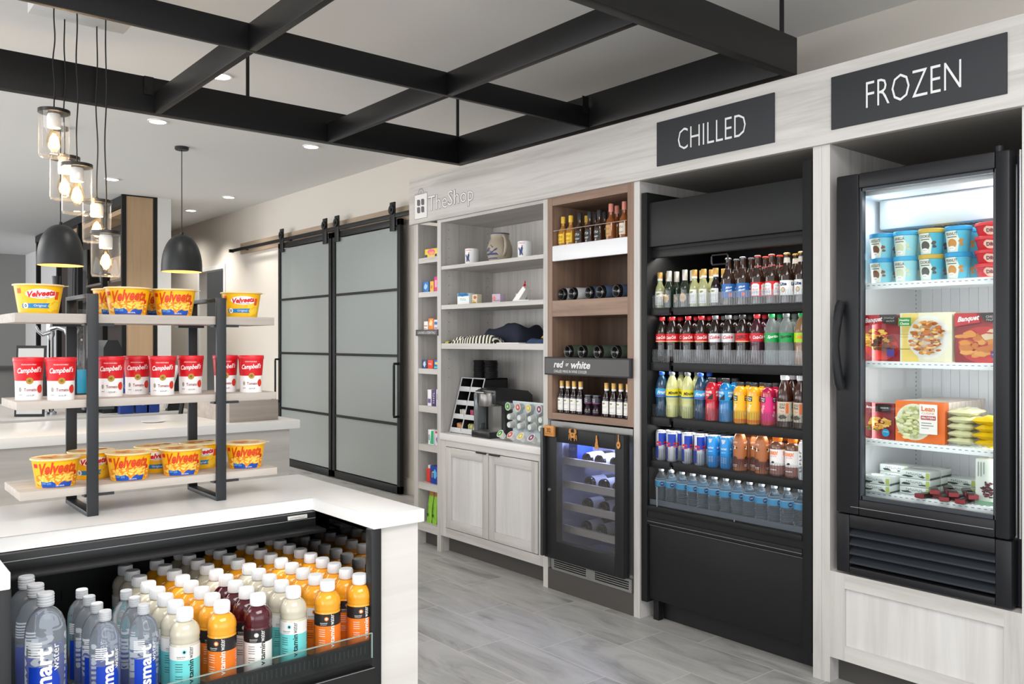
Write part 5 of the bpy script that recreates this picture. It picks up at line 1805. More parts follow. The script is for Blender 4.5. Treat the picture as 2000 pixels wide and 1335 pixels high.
for kd, x, y, l in ((k_q, 3.385, 3.62, 'gold liquor bottle with yellow label and cap, leftmost on the liquor shelf'), (k_q, 3.385, 3.555, 'gold liquor bottle with yellow label, second from the left on the liquor shelf'),
                    (k_q, 3.46, 3.50, 'gold liquor bottle in the back row behind the black-label whiskey'),
                    (k_j, 3.385, 3.48, 'black-label whiskey bottle, leftmost of the three'), (k_j, 3.385, 3.40, 'black-label whiskey bottle, middle of the three'), (k_j, 3.385, 3.325, 'black-label whiskey bottle, rightmost of the three'),
                    (k_j, 3.46, 3.43, 'black-label whiskey bottle in the back row, left one'), (k_j, 3.46, 3.355, 'black-label whiskey bottle in the back row, right one'),
                    (k_m, 3.385, 3.235, 'bourbon bottle with kraft label and rose wax cap'), (k_m, 3.46, 3.26, 'bourbon bottle in the back row with a rose cap'), (k_e, 3.385, 3.135, 'bourbon bottle with cream label, rightmost on the liquor shelf'), (k_e, 3.46, 3.105, 'bourbon bottle behind the rightmost one, rose cap')):
    kd.put((x, y, lz), FACE + random.uniform(-.15, .15), l, gl_)
def lying(glass, labm, foil):
    def mk(r):
        p = [(0, .024), (.014, .020), (.025, .005), (.030, .001), (.034, 0), (.037, .006), (.037, .19), (.030, .215), (.016, .235), (.0145, .29), (0, .29)]
        part(MB().m(glass).lathe(p, 22, (0, 0, .037), 'y'), 'body', r)
        a = MB().m(labm)
        n = 24
        for i in range(n):
            a0, a1 = 2 * PI * i / n, 2 * PI * (i + 1) / n
            q = [a.bm.verts.new((.0374 * math.cos(c), y_, .037 + .0374 * math.sin(c))) for c, y_ in ((a0, .022), (a1, .022), (a1, .12), (a0, .12))]
            a._f(q[::-1])
        part(a, 'label', r)
        part(MB().m(foil).lathe([(.0155, .235), (.0158, .292), (0, .293)], 18, (0, 0, .037), 'y'), 'foil', r)
        part(MB().m(M('bottle_base_ring', '#4a4c50', .2, .3)).lathe([(.030, -.0008), (.032, -.0012), (.034, -.0002)], 22, (0, 0, .037), 'y', cap=False), 'base_ring', r)
    return mk
k_l1 = Kind('wine_bottle', 'bottle', lying(M('black_glass', '#0f1012', .1, coat=.6), M('label_greywhite', '#d9dadc', .5), m_kcap))
k_l2 = Kind('wine_bottle', 'bottle', lying(M('black_glass', '#0f1012', .1, coat=.6), M('label_slateblue', '#4d6078', .5), m_kcap))
k_l3 = Kind('wine_bottle', 'bottle', lying(M('black_glass', '#0f1012', .1, coat=.6), M('label_sage', '#4c5a4c', .5), m_kcap))
for i, y in enumerate((3.612, 3.525)):
    k_l1.put((D + .03, y, 1.688), -PI / 2 - .2, 'dark wine bottle with white label lying on the upper shelf, %s from the left' % ORD[i], 'wine bottles lying on the brown shelves')
for i, y in enumerate((3.39, 3.30, 3.175)):
    k_l2.put((D + .03, y, 1.688), -PI / 2 - .2, 'dark wine bottle with blue label lying on the upper shelf, %s of the blue ones' % ORD[i], 'wine bottles lying on the brown shelves')
for i, y in enumerate((3.561, 3.446, 3.32, 3.185)):
    k_l3.put((D + .03, y, 1.355), -PI / 2 - .2, 'dark wine bottle with green label lying above the wine sign, %s from the left' % ORD[i], 'wine bottles lying above the wine sign')
ms = [3.62, 3.568, 3.516, 3.463]
for i, y in enumerate(ms):
    k_wred.put((3.375, y, 1.034), FACE + random.uniform(-.1, .1), 'small dark wine bottle below the wine sign, %s of the left four' % ORD[i], 'small wine bottles below the wine sign')
for i, y in enumerate((3.258, 3.203, 3.150, 3.097)):
    k_wred.put((3.375, y, 1.034), FACE + random.uniform(-.1, .1), 'small dark wine bottle below the wine sign, %s of the right four' % ORD[i], 'small wine bottles below the wine sign')
def smc(r):
    body(r, [(0, .001), (.022, .001), (.0265, .012), (.024, .03), (.015, .05), (.020, .062), (.0245, .07), (.0245, .10), (.022, .112), (0, .112)], M('dark_plum', '#231626', .12, coat=.5), 18)
    a, f = lab_mb(.0249, .070, .099, M('label_plum', '#3c3a44', .4))
    a.m(W).art([SQ(.022, .008, 0, .091, 0, 4), SQ(.022, .008, 0, .080, 0, 4)], f, .0006, .005)
    a.m(M('ink_magenta', '#a03a8a', .4)).band(f, -.07, .07, .068, .071, 20, off=.0005)
    part(a, 'label', r)
    part(MB().m(M('grey_lid', '#6d7478', .3, .5)).lathe([(.0235, .110), (.0235, .115), (0, .115)], 18), 'lid', r)
k_sm = Kind('wine_goblet', 'drink', smc)
k_sm.put((3.375, 3.398, 1.034), FACE, 'small sealed dark drink goblet, left one of the pair', 'sealed dark drink goblets')
k_sm.put((3.375, 3.335, 1.034), FACE, 'small sealed dark drink goblet, right one of the pair', 'sealed dark drink goblets')

# wine fridge content: lying bottles
for zi, (z, ys_) in enumerate(((.77, (3.46, 3.36, 3.24, 3.15)), (.635, (3.44, 3.33, 3.22, 3.13)), (.507, (3.46, 3.33, 3.22, 3.13)), (.375, (3.47, 3.35, 3.2, 3.12)))):
    for i, y in enumerate(ys_):
        k_l1.put((D + .085, y, z - .032), -PI / 2, 'dark wine bottle lying in the wine fridge, %s rack, %s from the left' % (('top', 'second', 'third', 'lowest')[zi], ORD[i]), 'wine bottles lying in the wine fridge')
tag(MB().m(M('carton_blue', '#1c3f9c', .4)).box(D + .09, D + .22, 3.54, 3.61, .738, .858, bev=.002).m(M('carton_blue_art', '#8fb0e8', .4)).art([SQ(.05, .02, 0, .04, 0, 4)], flat_map((D + .09, 3.575, .78), (0, -1, 0), (0, 0, 1)), .0005).build('blue_carton', None, (D + .15, 3.575, .738)), 'blue carton on the top rack of the wine fridge, left side', 'carton')

# wooden ornaments hung on the wine fridge door
m_orn = wood('ornament_wood', '#b9762e', '#e0a45a', 'Y', 1.0)
m_burn = M('burnt_line', '#6a3a14', .6)
ox = D - .058
def orn(name, label, build):
    mb = MB().m(m_orn)
    build(mb)
    return mb
f0 = lambda y, z: flat_map((ox - .004, y, z), (0, -1, 0), (0, 0, 1))
def pr(mb, poly, y, z, th=.004):
    mb.m(m_orn).prism(poly, (ox, y, z), (0, -1, 0), (0, 0, 1), (-th, 0, 0))
mb = MB(); mb.m(m_orn).box(ox - .016, ox + .001, 3.565, 3.645, .905, .967, bev=.002)
mb.m(m_burn).art([T('302', .034, .026, 0, .004, bold=.03), R2(-.03, .03, -.018, -.016)], flat_map((ox - .016, 3.605, .936), (0, -1, 0), (0, 0, 1)), .0006)
tag(mb.build('wooden_number_block', None, (ox, 3.605, .905)), 'small wooden block numbered 302 at the wine fridge door corner', 'ornament')
mb = MB()
yc, zc = 3.421, .927
pr(mb, [(-.018, -.008), (-.010, -.016), (.010, -.016), (.018, -.008), (.016, .006), (.006, .012), (-.006, .012), (-.016, .006)], yc, zc)
mb.m(m_orn)
for s_ in (-1, 1):
    def tb(pts, r_):
        mb.tube([(ox - .002, yc - s_ * p[0], zc + p[1]) for p in pts], r_, 6)
    tb([(.014, .004), (.026, .014), (.022, .028), (.010, .034)], [.004, .005, .006, .002])
    tb([(.012, .006), (.018, .020), (.012, .026)], [.003, .003, .0015])
    for q in range(3):
        tb([(.015, -.002 - q * .005), (.028, .002 - q * .010), (.033, -.010 - q * .010)], [.0025, .0022, .001])
    tb([(.010, -.014), (.016, -.024), (.012, -.034)], [.003, .003, .0015])
mb.m(m_burn).art([blob(0, 0, .007, .006)], f0(yc, zc), .0006)
tag(mb.build('wooden_crab', None, (ox, yc, zc - .03)), 'wooden crab ornament stuck on the wine fridge door', 'ornament')
mb = MB()
yc, zc = 3.234, .868
pr(mb, [(-.014, 0), (.014, 0), (.013, .012), (.008, .030), (.009, .036), (.004, .058), (.003, .072), (-.003, .072), (-.005, .050), (-.006, .032), (-.010, .028), (-.011, .012)], yc, zc)
mb.m(m_burn).art([R2(-.010, .010, .006, .008), R2(-.008, .006, .024, .026), R2(-.004, .004, .042, .0435), R2(-.011, .011, .014, .0155)], f0(yc, zc), .0006)
tag(mb.build('wooden_lighthouse', None, (ox, yc, zc)), 'wooden lighthouse ornament stuck on the wine fridge door', 'ornament')
mb = MB()
yc, zc = 3.072, .903
pr(mb, [(.013 * math.cos(a_), .020 * math.sin(a_)) for a_ in [k * PI / 9 for k in range(18)]], yc, zc)
pr(mb, [(-.003, .018), (.003, .018), (.0015, .055), (-.0015, .055)], yc, zc)
mb.m(m_burn).art([E2(0, 0, .006, .007, 10)], f0(yc, zc), .0006)
tag(mb.build('wooden_paddle', None, (ox, yc, zc - .02)), 'wooden paddle-shaped ornament at the right of the wine fridge door', 'ornament')
# ================================================================ DISPLAY SHELF GOODS
def handle_pts(cx, cy, z0, z1, r0, out, a, n=10):
    pts = []
    for k in range(n + 1):
        t_ = k / n * PI
        rr_ = r0 + out * math.sin(t_)
        pts.append((cx + rr_ * math.cos(a), cy + rr_ * math.sin(a), (z0 + z1) / 2 - (z1 - z0) / 2 * math.cos(t_)))
    return pts
m_ceram = M('mug_white', '#f0f1f2', .2, coat=.4)
m_navy = M('mug_navy', '#22346e', .4)
def mug(r):
    part(MB().m(m_ceram).lathe([(0, .004), (.034, .004), (.036, 0), (.040, .004), (.041, .098), (.039, .100), (.037, .096), (.036, .010), (0, .010)], 28, cap=False), 'mug_body', r)
    part(MB().m(m_ceram).tube(handle_pts(0, 0, .02, .082, .039, .028, PI / 2), .005, 8), 'handle', r)
    a = MB(); f = cyl_map(.0412)
    a.m(m_navy).art([P2([(-.012, .02), (-.004, .022), (.0, .034), (.004, .022), (.010, .022), (.006, .040), (.010, .060), (.004, .072), (-.002, .062), (-.006, .05), (-.014, .066), (-.020, .060), (-.012, .044)])], f, .0005, .006)
    a.m(RED).art([blob(.006, .073, .004, .003, 7, .3), T('ANNAPOLIS', .04, .006, 0, .088)], f, .0006, .006)
    part(a, 'printed_art', r)
mugK = Kind('coffee_mug', 'mug', mug)
_put = mugK.put
def _sput(*a_):
    o_ = _put(*a_)
    o_.scale = (1.18, 1.18, 1.15)
    return o_
mugK.put = _sput
mugK.put((3.47, 4.625, 1.968), -PI / 2 + .35, 'white coffee mug with blue rooster print, left of the stoneware pitcher', 'white coffee mugs')
mugK.put((3.47, 4.065, 1.968), -PI / 2 + .35, 'white coffee mug with blue rooster print, right of the stoneware pitcher', 'white coffee mugs')
pt = thing('stoneware_pitcher', 'grey stoneware pitcher with blue leaf brushwork between two mugs', 'pitcher', (3.47, 4.32, 1.968))
c_ = (3.47, 4.32, 1.968)
MB().m(M('stoneware', '#a89d8c', .35)).lathe([(0, 0), (.062, 0), (.075, .02), (.084, .06), (.082, .10), (.068, .14), (.060, .155), (.062, .185), (.059, .186), (.056, .155), (.06, .14), (0, .13)], 32, c_, cap=False).build('pitcher_body', pt)
MB().m(M('stoneware', '#a89d8c', .35)).tube(handle_pts(c_[0], c_[1], c_[2] + .04, c_[2] + .17, .066, .055, -PI / 2 - .35), .010, 8).build('handle', pt)
MB().m(M('rim_blue', '#4a5068', .4)).lathe([(.061, .181), (.064, .184), (.063, .189), (.058, .189), (.057, .183)], 32, c_, cap=False).build('rim', pt)
a = MB().m(M('brush_blue', '#2c3a70', .5))
fm0 = cyl_map(lambda v: .0755 if v < .02 else (.0755 + (v - .02) * .225 if v < .06 else (.0848 - (v - .06) * .05 if v < .10 else .0830 - (v - .10) * .35)), 0, .083)
rr = random.Random(8)
gs = []
for k in range(9):
    u = -.05 + k * .011
    gs.append(E2(u, .07 + .01 * math.sin(k), .012, .0035, 8, .9))
    gs.append(E2(u + .004, .050, .012, .0035, 8, -.7))
for k in range(6):
    gs.append(E2(-.028 + k * .008, .095 + rr.uniform(-.01, .012), .005, .003, 7, rr.uniform(0, 2)))
gs.append(R2(-.045, .045, .020, .026))
a.art(gs, fm0, .0010, .008)
o = a.build('brush_pattern', pt, Vector((0, 0, 0)))
o.rotation_euler = (0, 0, -PI / 2 + .15)

def flatbox(name, label, cat, x, y, z, sx, sy, sz, mat, arts=(), rot=0.0, group=None):
    """small carton: sx deep (X), sy wide (Y), sz tall; arts = [(material, geoms)] in centred face coordinates"""
    mb = MB().m(mat).box(-sx / 2, sx / 2, -sy / 2, sy / 2, 0, sz, bev=min(.0015, sx / 5))
    f = flat_map((-sx / 2, 0, 0), (0, -1, 0), (0, 0, 1))
    for k, (m_, g_) in enumerate(arts):
        mb.m(m_).art(g_, f, .0004 + .0003 * k)
    o = mb.build(name)
    o.location = (x, y, z)
    o.rotation_euler = (0, 0, rot)
    return tag(o, label, cat, group)

c = lambda h, r_=.45: M('carton_' + h[1:], h, r_)
# second shelf souvenirs
z2 = 1.700
flatbox('souvenir_box', 'white souvenir box with blue top and green lettering on the second shelf', 'box', 3.40, 4.60, z2, .05, .115, .075, c('#e6eef0'), [(c('#2f8fd0'), [R2(-.055, .055, .055, .073), blob(0, .066, .05, .012)]), (c('#3a8f7a'), [SQ(.06, .014, 0, .034, 0, 6)])], .12)
flatbox('souvenir_tin', 'small yellow and red souvenir box beside the white souvenir box', 'box', 3.42, 4.505, z2, .04, .06, .065, c('#d9cfae'), [(c('#b0563a'), [blob(.006, .045, .018, .012), R2(-.02, .02, .006, .014)]), (c('#c9b83a'), [blob(-.008, .02, .014, .008)])])
flatbox('painted_shell_box', 'pinkish lilac souvenir box in the middle of the second shelf', 'box', 3.47, 4.33, z2, .05, .075, .062, c('#c9b6cc'), [(c('#d87a74'), [blob(-.018, .03, .016, .016)]), (c('#3a3a50'), [R2(-.02, .035, .018, .021)])], .1)
flatbox('small_snack_box', 'small pale box behind the white slanted card stand', 'box', 3.52, 4.16, z2, .04, .07, .06, c('#d8d2c0'), [(c('#b0483a'), [R2(-.02, .02, .04, .05)]), (c('#c8c04a'), [R2(-.03, .03, .005, .014)])])
cs = thing('white_card_stand', 'white slanted card stand with a red crab figure on top', 'stand', (3.46, 4.08, z2))
MB().m(W).prism([(-.075, 0), (.085, 0), (.085, .012), (-.01, .014), (.055, .078), (.030, .098), (-.07, .014)], (3.44, 4.08, z2), (0, -1, 0), (0, 0, 1), (.05, 0, 0)).build('stand_body', cs)
a = MB().m(RED)
for q in ((.016, .092, .012), (.028, .106, .009), (.006, .086, .008)):
    a.lathe([(0, -q[2]), (q[2] * .8, -q[2] * .5), (q[2], 0), (q[2] * .8, q[2] * .5), (0, q[2])], 10, (3.455, 4.08 - q[0] - .002, z2 + q[1]))
a.tube([(3.455, 4.055, z2 + .10), (3.455, 4.045, z2 + .125), (3.455, 4.050, z2 + .135)], [.004, .004, .001], 6)
a.build('red_crab', cs)
tag(MB().m(m_kcap).tube([(3.42, 3.80, z2 + .001), (3.42, 3.80, z2 + .05), (3.42, 3.795, z2 + .07)], .003, 6).tube([(3.42, 3.80, z2 + .03), (3.42, 3.775, z2 + .015), (3.42, 3.765, z2 + .002)], .003, 6).tube([(3.42, 3.80, z2 + .04), (3.42, 3.77, z2 + .05)], .0025, 6).lathe([(0, 0), (.02, 0), (.018, .004), (0, .004)], 12, (3.42, 3.79, z2)).build('wire_figure', None, (3.42, 3.80, z2)), 'little black wire figure at the right end of the second shelf', 'figurine')
# third shelf: folded shirts
z3 = 1.437
def cloth(name, label, x0, x1, y0, y1, z, h, mat, mat2=None, seed=0, group=None):
    rnd = random.Random(seed)
    ph = [rnd.uniform(0, 6) for _ in range(4)]
    def fn(u, v):
        e = min(1, min(u, 1 - u) * 7) ** .5 * min(1, min(v, 1 - v) * 7) ** .5
        zz = h * e * (.75 + .14 * math.sin(u * 9 + ph[0]) + .14 * math.sin(v * 7 + u * 4 + ph[1]))
        return (x0 + (x1 - x0) * u + .008 * math.sin(v * 9 + ph[2]), y0 + (y1 - y0) * v + .01 * math.sin(u * 8 + ph[3]), z + max(zz, .0005))
    mb = MB().m(mat).grid(18, 30, fn)
    if mat2:
        mb.m(mat2)
        k2 = mb.cur
        for f_ in mb.bm.faces:
            cc = f_.calc_center_median()
            if int((cc.y * 1.0 + cc.x * .35) / .0155) % 2 == 0:
                f_.material_index = k2
    mb.m(mat).box(x0 + .01, x1 - .01, y0 + .01, y1 - .01, z, z + .003)
    o = mb.build(name, None, ((x0 + x1) / 2, (y0 + y1) / 2, z), smooth=80)
    return tag(o, label, 'shirt', group)
cloth('folded_shirt', 'navy folded shirt heaped at the back of the third shelf', 3.45, 3.72, 4.08, 4.52, z3, .135, M('cloth_navy', '#1d2233', .9), None, 1, 'folded shirts on the third shelf')
cloth('folded_shirt', 'black and cream striped shirt lying in front of the navy one', 3.345, 3.447, 4.22, 4.70, z3, .055, M('cloth_stripe_dark', '#25272c', .9), M('cloth_cream', '#dedbc8', .9), 2, 'folded shirts on the third shelf')
cloth('folded_shirt', 'yellow and dark small folded cloth at the left end of the third shelf', 3.345, 3.44, 4.705, 4.785, z3, .018, M('cloth_dark2', '#33352e', .9), M('cloth_yellow', '#c6c058', .9), 3, 'folded shirts on the third shelf')
tag(B(M('paper_white', '#e9e9ea', .6), 3.345, 3.44, 3.98, 4.2, z3, z3 + .006, bev=.001).build('paper_sheet', None, (3.4, 4.1, z3)), 'flat white paper sheets on the third shelf', 'paper')
cloth('folded_shirt', 'blue folded shirt under a yellow one at the right end', 3.36, 3.6, 3.745, 3.92, z3, .038, M('cloth_blue', '#36486a', .9), None, 4, 'folded shirts on the third shelf')
cloth('folded_shirt', 'small yellow folded shirt on top of the blue one at the right end', 3.40, 3.55, 3.745, 3.85, z3 + .034, .03, M('cloth_gold', '#d0a03c', .9), None, 5, 'folded shirts on the third shelf')

# worktop: condiment organiser, lids, coffee maker, pod box
WZ = .822
og = thing('condiment_organizer', 'sloping black and white eight-pocket condiment organizer left of the coffee maker', 'organizer', (3.50, 4.72, WZ))
m_ogk = M('organizer_black', '#17181a', .5)
m_ogw = M('organizer_grey', '#c9cbcd', .4)
def slope(z): return 3.395 + (z - WZ) * .28
oy0, oy1 = 4.515, 4.775
mb = MB().m(m_ogk)
for yy in (oy0, (oy0 + oy1) / 2 - .003, oy1 - .006):
    mb.prism([(3.395 - 3.395, 0), (.30, 0), (.30, .375), (.105, .375)], (3.395, yy, WZ), (1, 0, 0), (0, 0, 1), (0, .006, 0))
mb.box(3.69, 3.695, oy0, oy1, WZ, WZ + .375)
for k in range(4):
    z = WZ + .002 + k * .093
    mb.box(slope(z) + .004, 3.69, oy0, oy1, z, z + .004)
mb.box(3.50, 3.695, oy0, oy1, WZ + .368, WZ + .375)
mb.build('body', og)
for k in range(4):
    z = WZ + .004 + k * .093
    for a_, b_ in ((oy0 + .008, (oy0 + oy1) / 2 - .004), ((oy0 + oy1) / 2 + .004, oy1 - .008)):
        MB().m(m_ogw).box(slope(z) - .006, slope(z), a_, b_, z, z + .034, bev=.001).build('pocket_front', og)
mb = MB().m(m_ogw)
for yy in (oy0 - .002, (oy0 + oy1) / 2, oy1 - .002):
    mb.tube([(slope(WZ) - .004, yy, WZ + .002), (slope(WZ + .375) - .004, yy, WZ + .375)], .004, 6)
mb.tube([(slope(WZ + .375) - .002, oy0, WZ + .375), (slope(WZ + .375) - .002, oy1, WZ + .375)], .0035, 6)
mb.build('edge_trim', og)
pk = [('#d8d5cc', 'white creamer cups'), ('#cf9a6a', 'brown sugar packets'), ('#c65a80', 'pink sweetener packets'), ('#c9c98a', 'yellow sweetener packets')]
for (cc, nm_), (pz, py) in zip(pk, ((WZ + .103, 4.71), (WZ + .010, 4.71), (WZ + .103, 4.58), (WZ + .010, 4.58))):
    mb = MB().m(c(cc))
    rnd = random.Random(hash(cc) % 99)
    rnd = random.Random(len(nm_))
    for k in range(12):
        yy = py - .035 + .07 * k / 11
        xx = slope(pz) + .02 + rnd.uniform(0, .02)
        mb.box(xx, xx + .04, yy - .004, yy + .004, pz, pz + .045 + rnd.uniform(0, .014), bev=.0008, rot=Matrix.Rotation(rnd.uniform(-.2, .2), 3, 'X'))
    o = mb.build('packets', None, (slope(pz), py, pz))
    tag(o, nm_ + ' filling a pocket of the condiment organizer', 'packets', None, 'stuff')
lidK = []
for i, (y, n) in enumerate(((4.70, 13), (4.575, 13))):
    x = 3.60
    for k in range(n):
        z = WZ + .375 + k * .0095
        mb = MB().m(M('lid_black', '#1c1c1e', .35)).lathe([(.046, 0), (.048, .001), (.047, .005), (.044, .008), (.040, .0085), (.038, .0065), (0, .0065)], 22, (x + .002 * math.sin(k * 2), y + .002 * math.cos(k), z), cap=False)
        if i == 0 and k == 0:
            base = mb.build('cup_lid', None, (x, y, z))
            tag(base, '', 'cup lid', 'stacked black cup lids')
            o = base
            mb0 = (x, y)
        else:
            mb.bm.free()
            o = base.copy()
            COL.objects.link(o)
            o.location = (x + .002 * math.sin(k * 2), y + .002 * math.cos(k), z)
        o['label'] = 'black plastic cup lid in the %s stack on the organizer, %s from the bottom' % (('left', 'right')[i], ORD[k])

km = thing('coffee_maker', 'black and silver single-serve coffee maker on the white worktop', 'coffee maker', (3.50, 4.36, WZ))
m_kb = M('maker_black', '#1f2022', .35, coat=.2)
m_ks = M('maker_silver', '#8a8885', .3, .7)
y0, y1 = 4.27, 4.47
mb = MB().m(m_kb)
mb.prism([(.10, 0), (.34, 0), (.34, .27), (.30, .30), (.10, .325), (.02, .31), (.02, .22), (.10, .215)], (3.375, y0, WZ), (1, 0, 0), (0, 0, 1), (0, y1 - y0, 0))
bmesh.ops.bevel(mb.bm, geom=mb.bm.edges[:], offset=.008, segments=2, affect='EDGES', profile=.6)
mb.build('body', km)
mb = MB().m(m_kb).box(3.345, 3.49, y0 + .004, y1 - .004, WZ, WZ + .04, bev=.006).m(m_ks).box(3.352, 3.47, y0 + .014, y1 - .014, WZ + .038, WZ + .043)
mb.build('drip_tray', km)
mb = MB().m(m_ks).lathe([(.0, .0), (.062, 0), (.066, .01), (.066, .075), (.06, .09), (0, .095)], 28, (3.418, 4.37, WZ + .205))
mb.build('brew_head', km)
MB().m(m_ks).box(3.468, 3.478, y0 + .03, y1 - .03, WZ + .043, WZ + .22).build('silver_backplate', km)
MB().m(m_ks).tube([(3.395, 4.43, WZ + .303), (3.36, 4.43, WZ + .300), (3.35, 4.42, WZ + .295), (3.35, 4.33, WZ + .295)], .007, 8).build('handle', km)
MB().m(M('tank_clear', '#9aa0a2', .1, trans=.6)).box(3.40, 3.62, y1 + .001, y1 + .045, WZ + .0, WZ + .285, bev=.008).build('water_tank', km)
gk2 = MB().m(m_gls).lathe([(.0, .003), (.024, .003), (.024, 0), (.034, .085), (.031, .085), (.022, .006), (0, .006)], 20, cap=False)
o = gk2.build('clear_cup')
o.location = (3.355, 4.52, WZ + .21)
# the clear measuring cup hangs on the organizer's front edge rail
o.location = (3.44, 4.492, WZ)
tag(o, 'clear plastic cup tucked beside the coffee maker', 'cup')

pb = thing('pod_dispenser', 'clear acrylic pod dispenser with round coffee pods, right of the coffee maker', 'dispenser', (3.43, 3.97, WZ))
m_ac = thin_glass('acrylic', '#fdfefe', .05, .6)
m_acb = M('acrylic_blue', '#dfe9ee', .3)
B(m_acb, 3.485, 3.49, 3.80, 4.205, WZ, WZ + .245).build('back_sheet', pb)
B(m_ac, 3.397, 3.400, 3.80, 4.205, WZ + .07, WZ + .245).build('front_sheet', pb)
mb = MB().m(m_ac)
for k in range(5):
    mb.box(3.36, 3.485, 3.80 + k * .1005, 3.803 + k * .1005, WZ + .03, WZ + .245)
mb.box(3.35, 3.485, 3.80, 4.205, WZ, WZ + .003)
mb.build('dividers', pb)
def pod(colh):
    def mk(r):
        part(MB().m(M('pod_white', '#f2f1ee', .4)).lathe([(0, .0), (.017, 0), (.019, .004), (.0235, .038), (.0265, .040), (.0265, .042)], 20, cap=False), 'pod_cup', r)
        m_ = c(colh)
        part(MB().m(M('pod_rim', '#e6e6e0', .4)).lathe([(.0265, .042), (0, .0425)], 20, cap=False).m(m_).lathe([(.021, .0428), (0, .0432)], 20, cap=False).m(W).art([blob(0, 0, .008, .006)], lambda u, v, off: (u, v, .0434 + off), .0002), 'pod_lid', r)
    return mk
pods = {h: Kind('coffee_pod', 'coffee pod', pod(h)) for h in ('#5aa040', '#d06a5a', '#e0c84a', '#8a4a6a')}
cols = ['#5aa040', '#d06a5a', '#e0c84a', '#8a4a6a']
cn_ = ['green', 'coral', 'yellow', 'plum']
for i, h in enumerate(cols):
    yc = 4.155 - i * .1005
    for k in range(4):
        o = pods[h].put((3.428, yc, WZ + .003 if k == 0 else WZ + .003 + k * .054), 0, '%s-lidded coffee pod, %s from the bottom of its dispenser lane' % (cn_[i], ORD[k]), 'coffee pods in the clear dispenser')
        if k == 0:
            o.location = (3.372, yc, WZ + .022)
            o.rotation_euler = (0, -.9, 0)
        elif k == 3:
            o.rotation_euler = (0, -PI / 2, 0)
            o.location = (3.444, yc, WZ + .215)
        else:
            o.rotation_euler = (0, PI / 2, 0)
            o.location = (3.410, yc, WZ + .045 + k * .052)

# narrow cabinet goods
nx = D + .05
def nbx(y, zi, sy, sz, colh, arts, name, label, sx=.05, x=None):
    z = nz[zi][1]
    return flatbox(name, label, 'box', x or nx, y, z, sx, sy, sz, c(colh), arts)
nbx(4.955, 0, .155, .062, '#e8d048', [(c('#e8588c'), [blob(.0, .035, .045, .022)]), (c('#f0a060'), [blob(.01, .03, .03, .012)]), (c('#2c2a20'), [R2(-.074, -.045, .004, .022), R2(.05, .074, .004, .022)])], 'mint_box', 'pink and yellow sweets box on the highest narrow shelf')
nbx(5.02, 1, .07, .075, '#2f74c0', [(c('#9cc8ea'), [blob(0, .04, .022, .018)])], 'tissue_box', 'blue toiletry box on the second narrow shelf')
nbx(4.945, 1, .045, .075, '#e8b83c', [(c('#d07a2c'), [blob(0, .035, .012, .014)])], 'ointment_box', 'yellow toiletry box on the second narrow shelf')
nbx(4.893, 1, .045, .105, '#d83c80', [(c('#f0a0c0'), [R2(-.012, .012, .03, .08)])], 'razor_box', 'pink toiletry box on the second narrow shelf')
nbx(5.02, 2, .05, .065, '#ece8e4', [(c('#b04a3a'), [R2(-.02, .02, .03, .036), R2(-.02, .01, .012, .016)])], 'pill_bottle_box', 'white medicine box on the third narrow shelf')
nbx(4.955, 2, .06, .085, '#ee8a34', [(c('#f6d8b0'), [blob(0, .05, .018, .02)])], 'cold_remedy_box', 'orange medicine box on the third narrow shelf')
nbx(4.89, 2, .055, .075, '#cfdcea', [(c('#3a68a8'), [R2(-.022, .022, .04, .06)]), (c('#d85a4a'), [R2(-.02, .02, .012, .02)])], 'allergy_box', 'pale blue medicine box on the third narrow shelf')
nbx(5.035, 3, .055, .062, '#2c4a78', [(c('#c8d4e0'), [blob(0, .03, .016, .02)])], 'plaster_box', 'navy medicine box on the fourth narrow shelf')
nbx(4.965, 3, .068, .062, '#e0482c', [(W, [SQ(.04, .014, 0, .034, 0, 4)])], 'painkiller_box', 'orange-red medicine box on the fourth narrow shelf')
nbx(4.885, 3, .068, .062, '#1c6aa8', [(c('#d8d860'), [blob(0, .04, .022, .01)]), (c('#4ac0c0'), [R2(-.03, .03, .005, .018)])], 'antacid_box', 'blue and yellow medicine box on the fourth narrow shelf')
nbx(4.975, 4, .045, .115, '#e4e2e8', [(c('#6a5a8c'), [R2(-.018, .018, .02, .05)])], 'lotion_box', 'white and purple box on the fifth narrow shelf')
nbx(4.92, 4, .045, .115, '#4a3c6c', [(W, [SQ(.08, .018, 0, .06, PI / 2, 5)])], 'tampon_box', 'dark purple box on the fifth narrow shelf')
nbx(4.868, 4, .045, .12, '#d8cfe0', [(c('#6a3c6c'), [R2(-.012, .012, .05, .09)])], 'pad_box', 'lilac box on the fifth narrow shelf')
nbx(4.955, 5, .07, .105, '#e8eeea', [(c('#3cae7c'), [P2([(-.01, .006), (.034, .006), (.034, .10), (.006, .10)])]), (c('#88a0b0'), [R2(-.03, -.014, .03, .07)])], 'detergent_pack', 'white and green laundry box on the sixth narrow shelf')
nbx(4.875, 5, .06, .105, '#e6dcea', [(c('#d8404c'), [R2(-.026, .026, .085, .10)]), (c('#7a6aa0'), [blob(0, .04, .018, .02)])], 'dryer_sheet_box', 'lilac box with red top on the sixth narrow shelf')
sb = thing('sunscreen_bottle', 'red bottle with white cap on the seventh narrow shelf', 'bottle', (nx, 5.005, nz[6][1]))
MB().m(c('#d83a2c')).box(nx - .015, nx + .015, 4.98, 5.03, nz[6][1], nz[6][1] + .10, bev=.006).build('body', sb)
MB().m(m_capw).cyl((nx, 5.005, nz[6][1] + .10), .012, .022, 14).build('cap', sb)
nbx(4.91, 6, .105, .125, '#1c3f9c', [(c('#e8d040'), [SQ(.07, .045, 0, .065, 0, 2)]), (c('#5ab0e8'), [blob(.01, .07, .02, .03)])], 'pasta_box', 'dark blue box with yellow letters on the seventh narrow shelf')
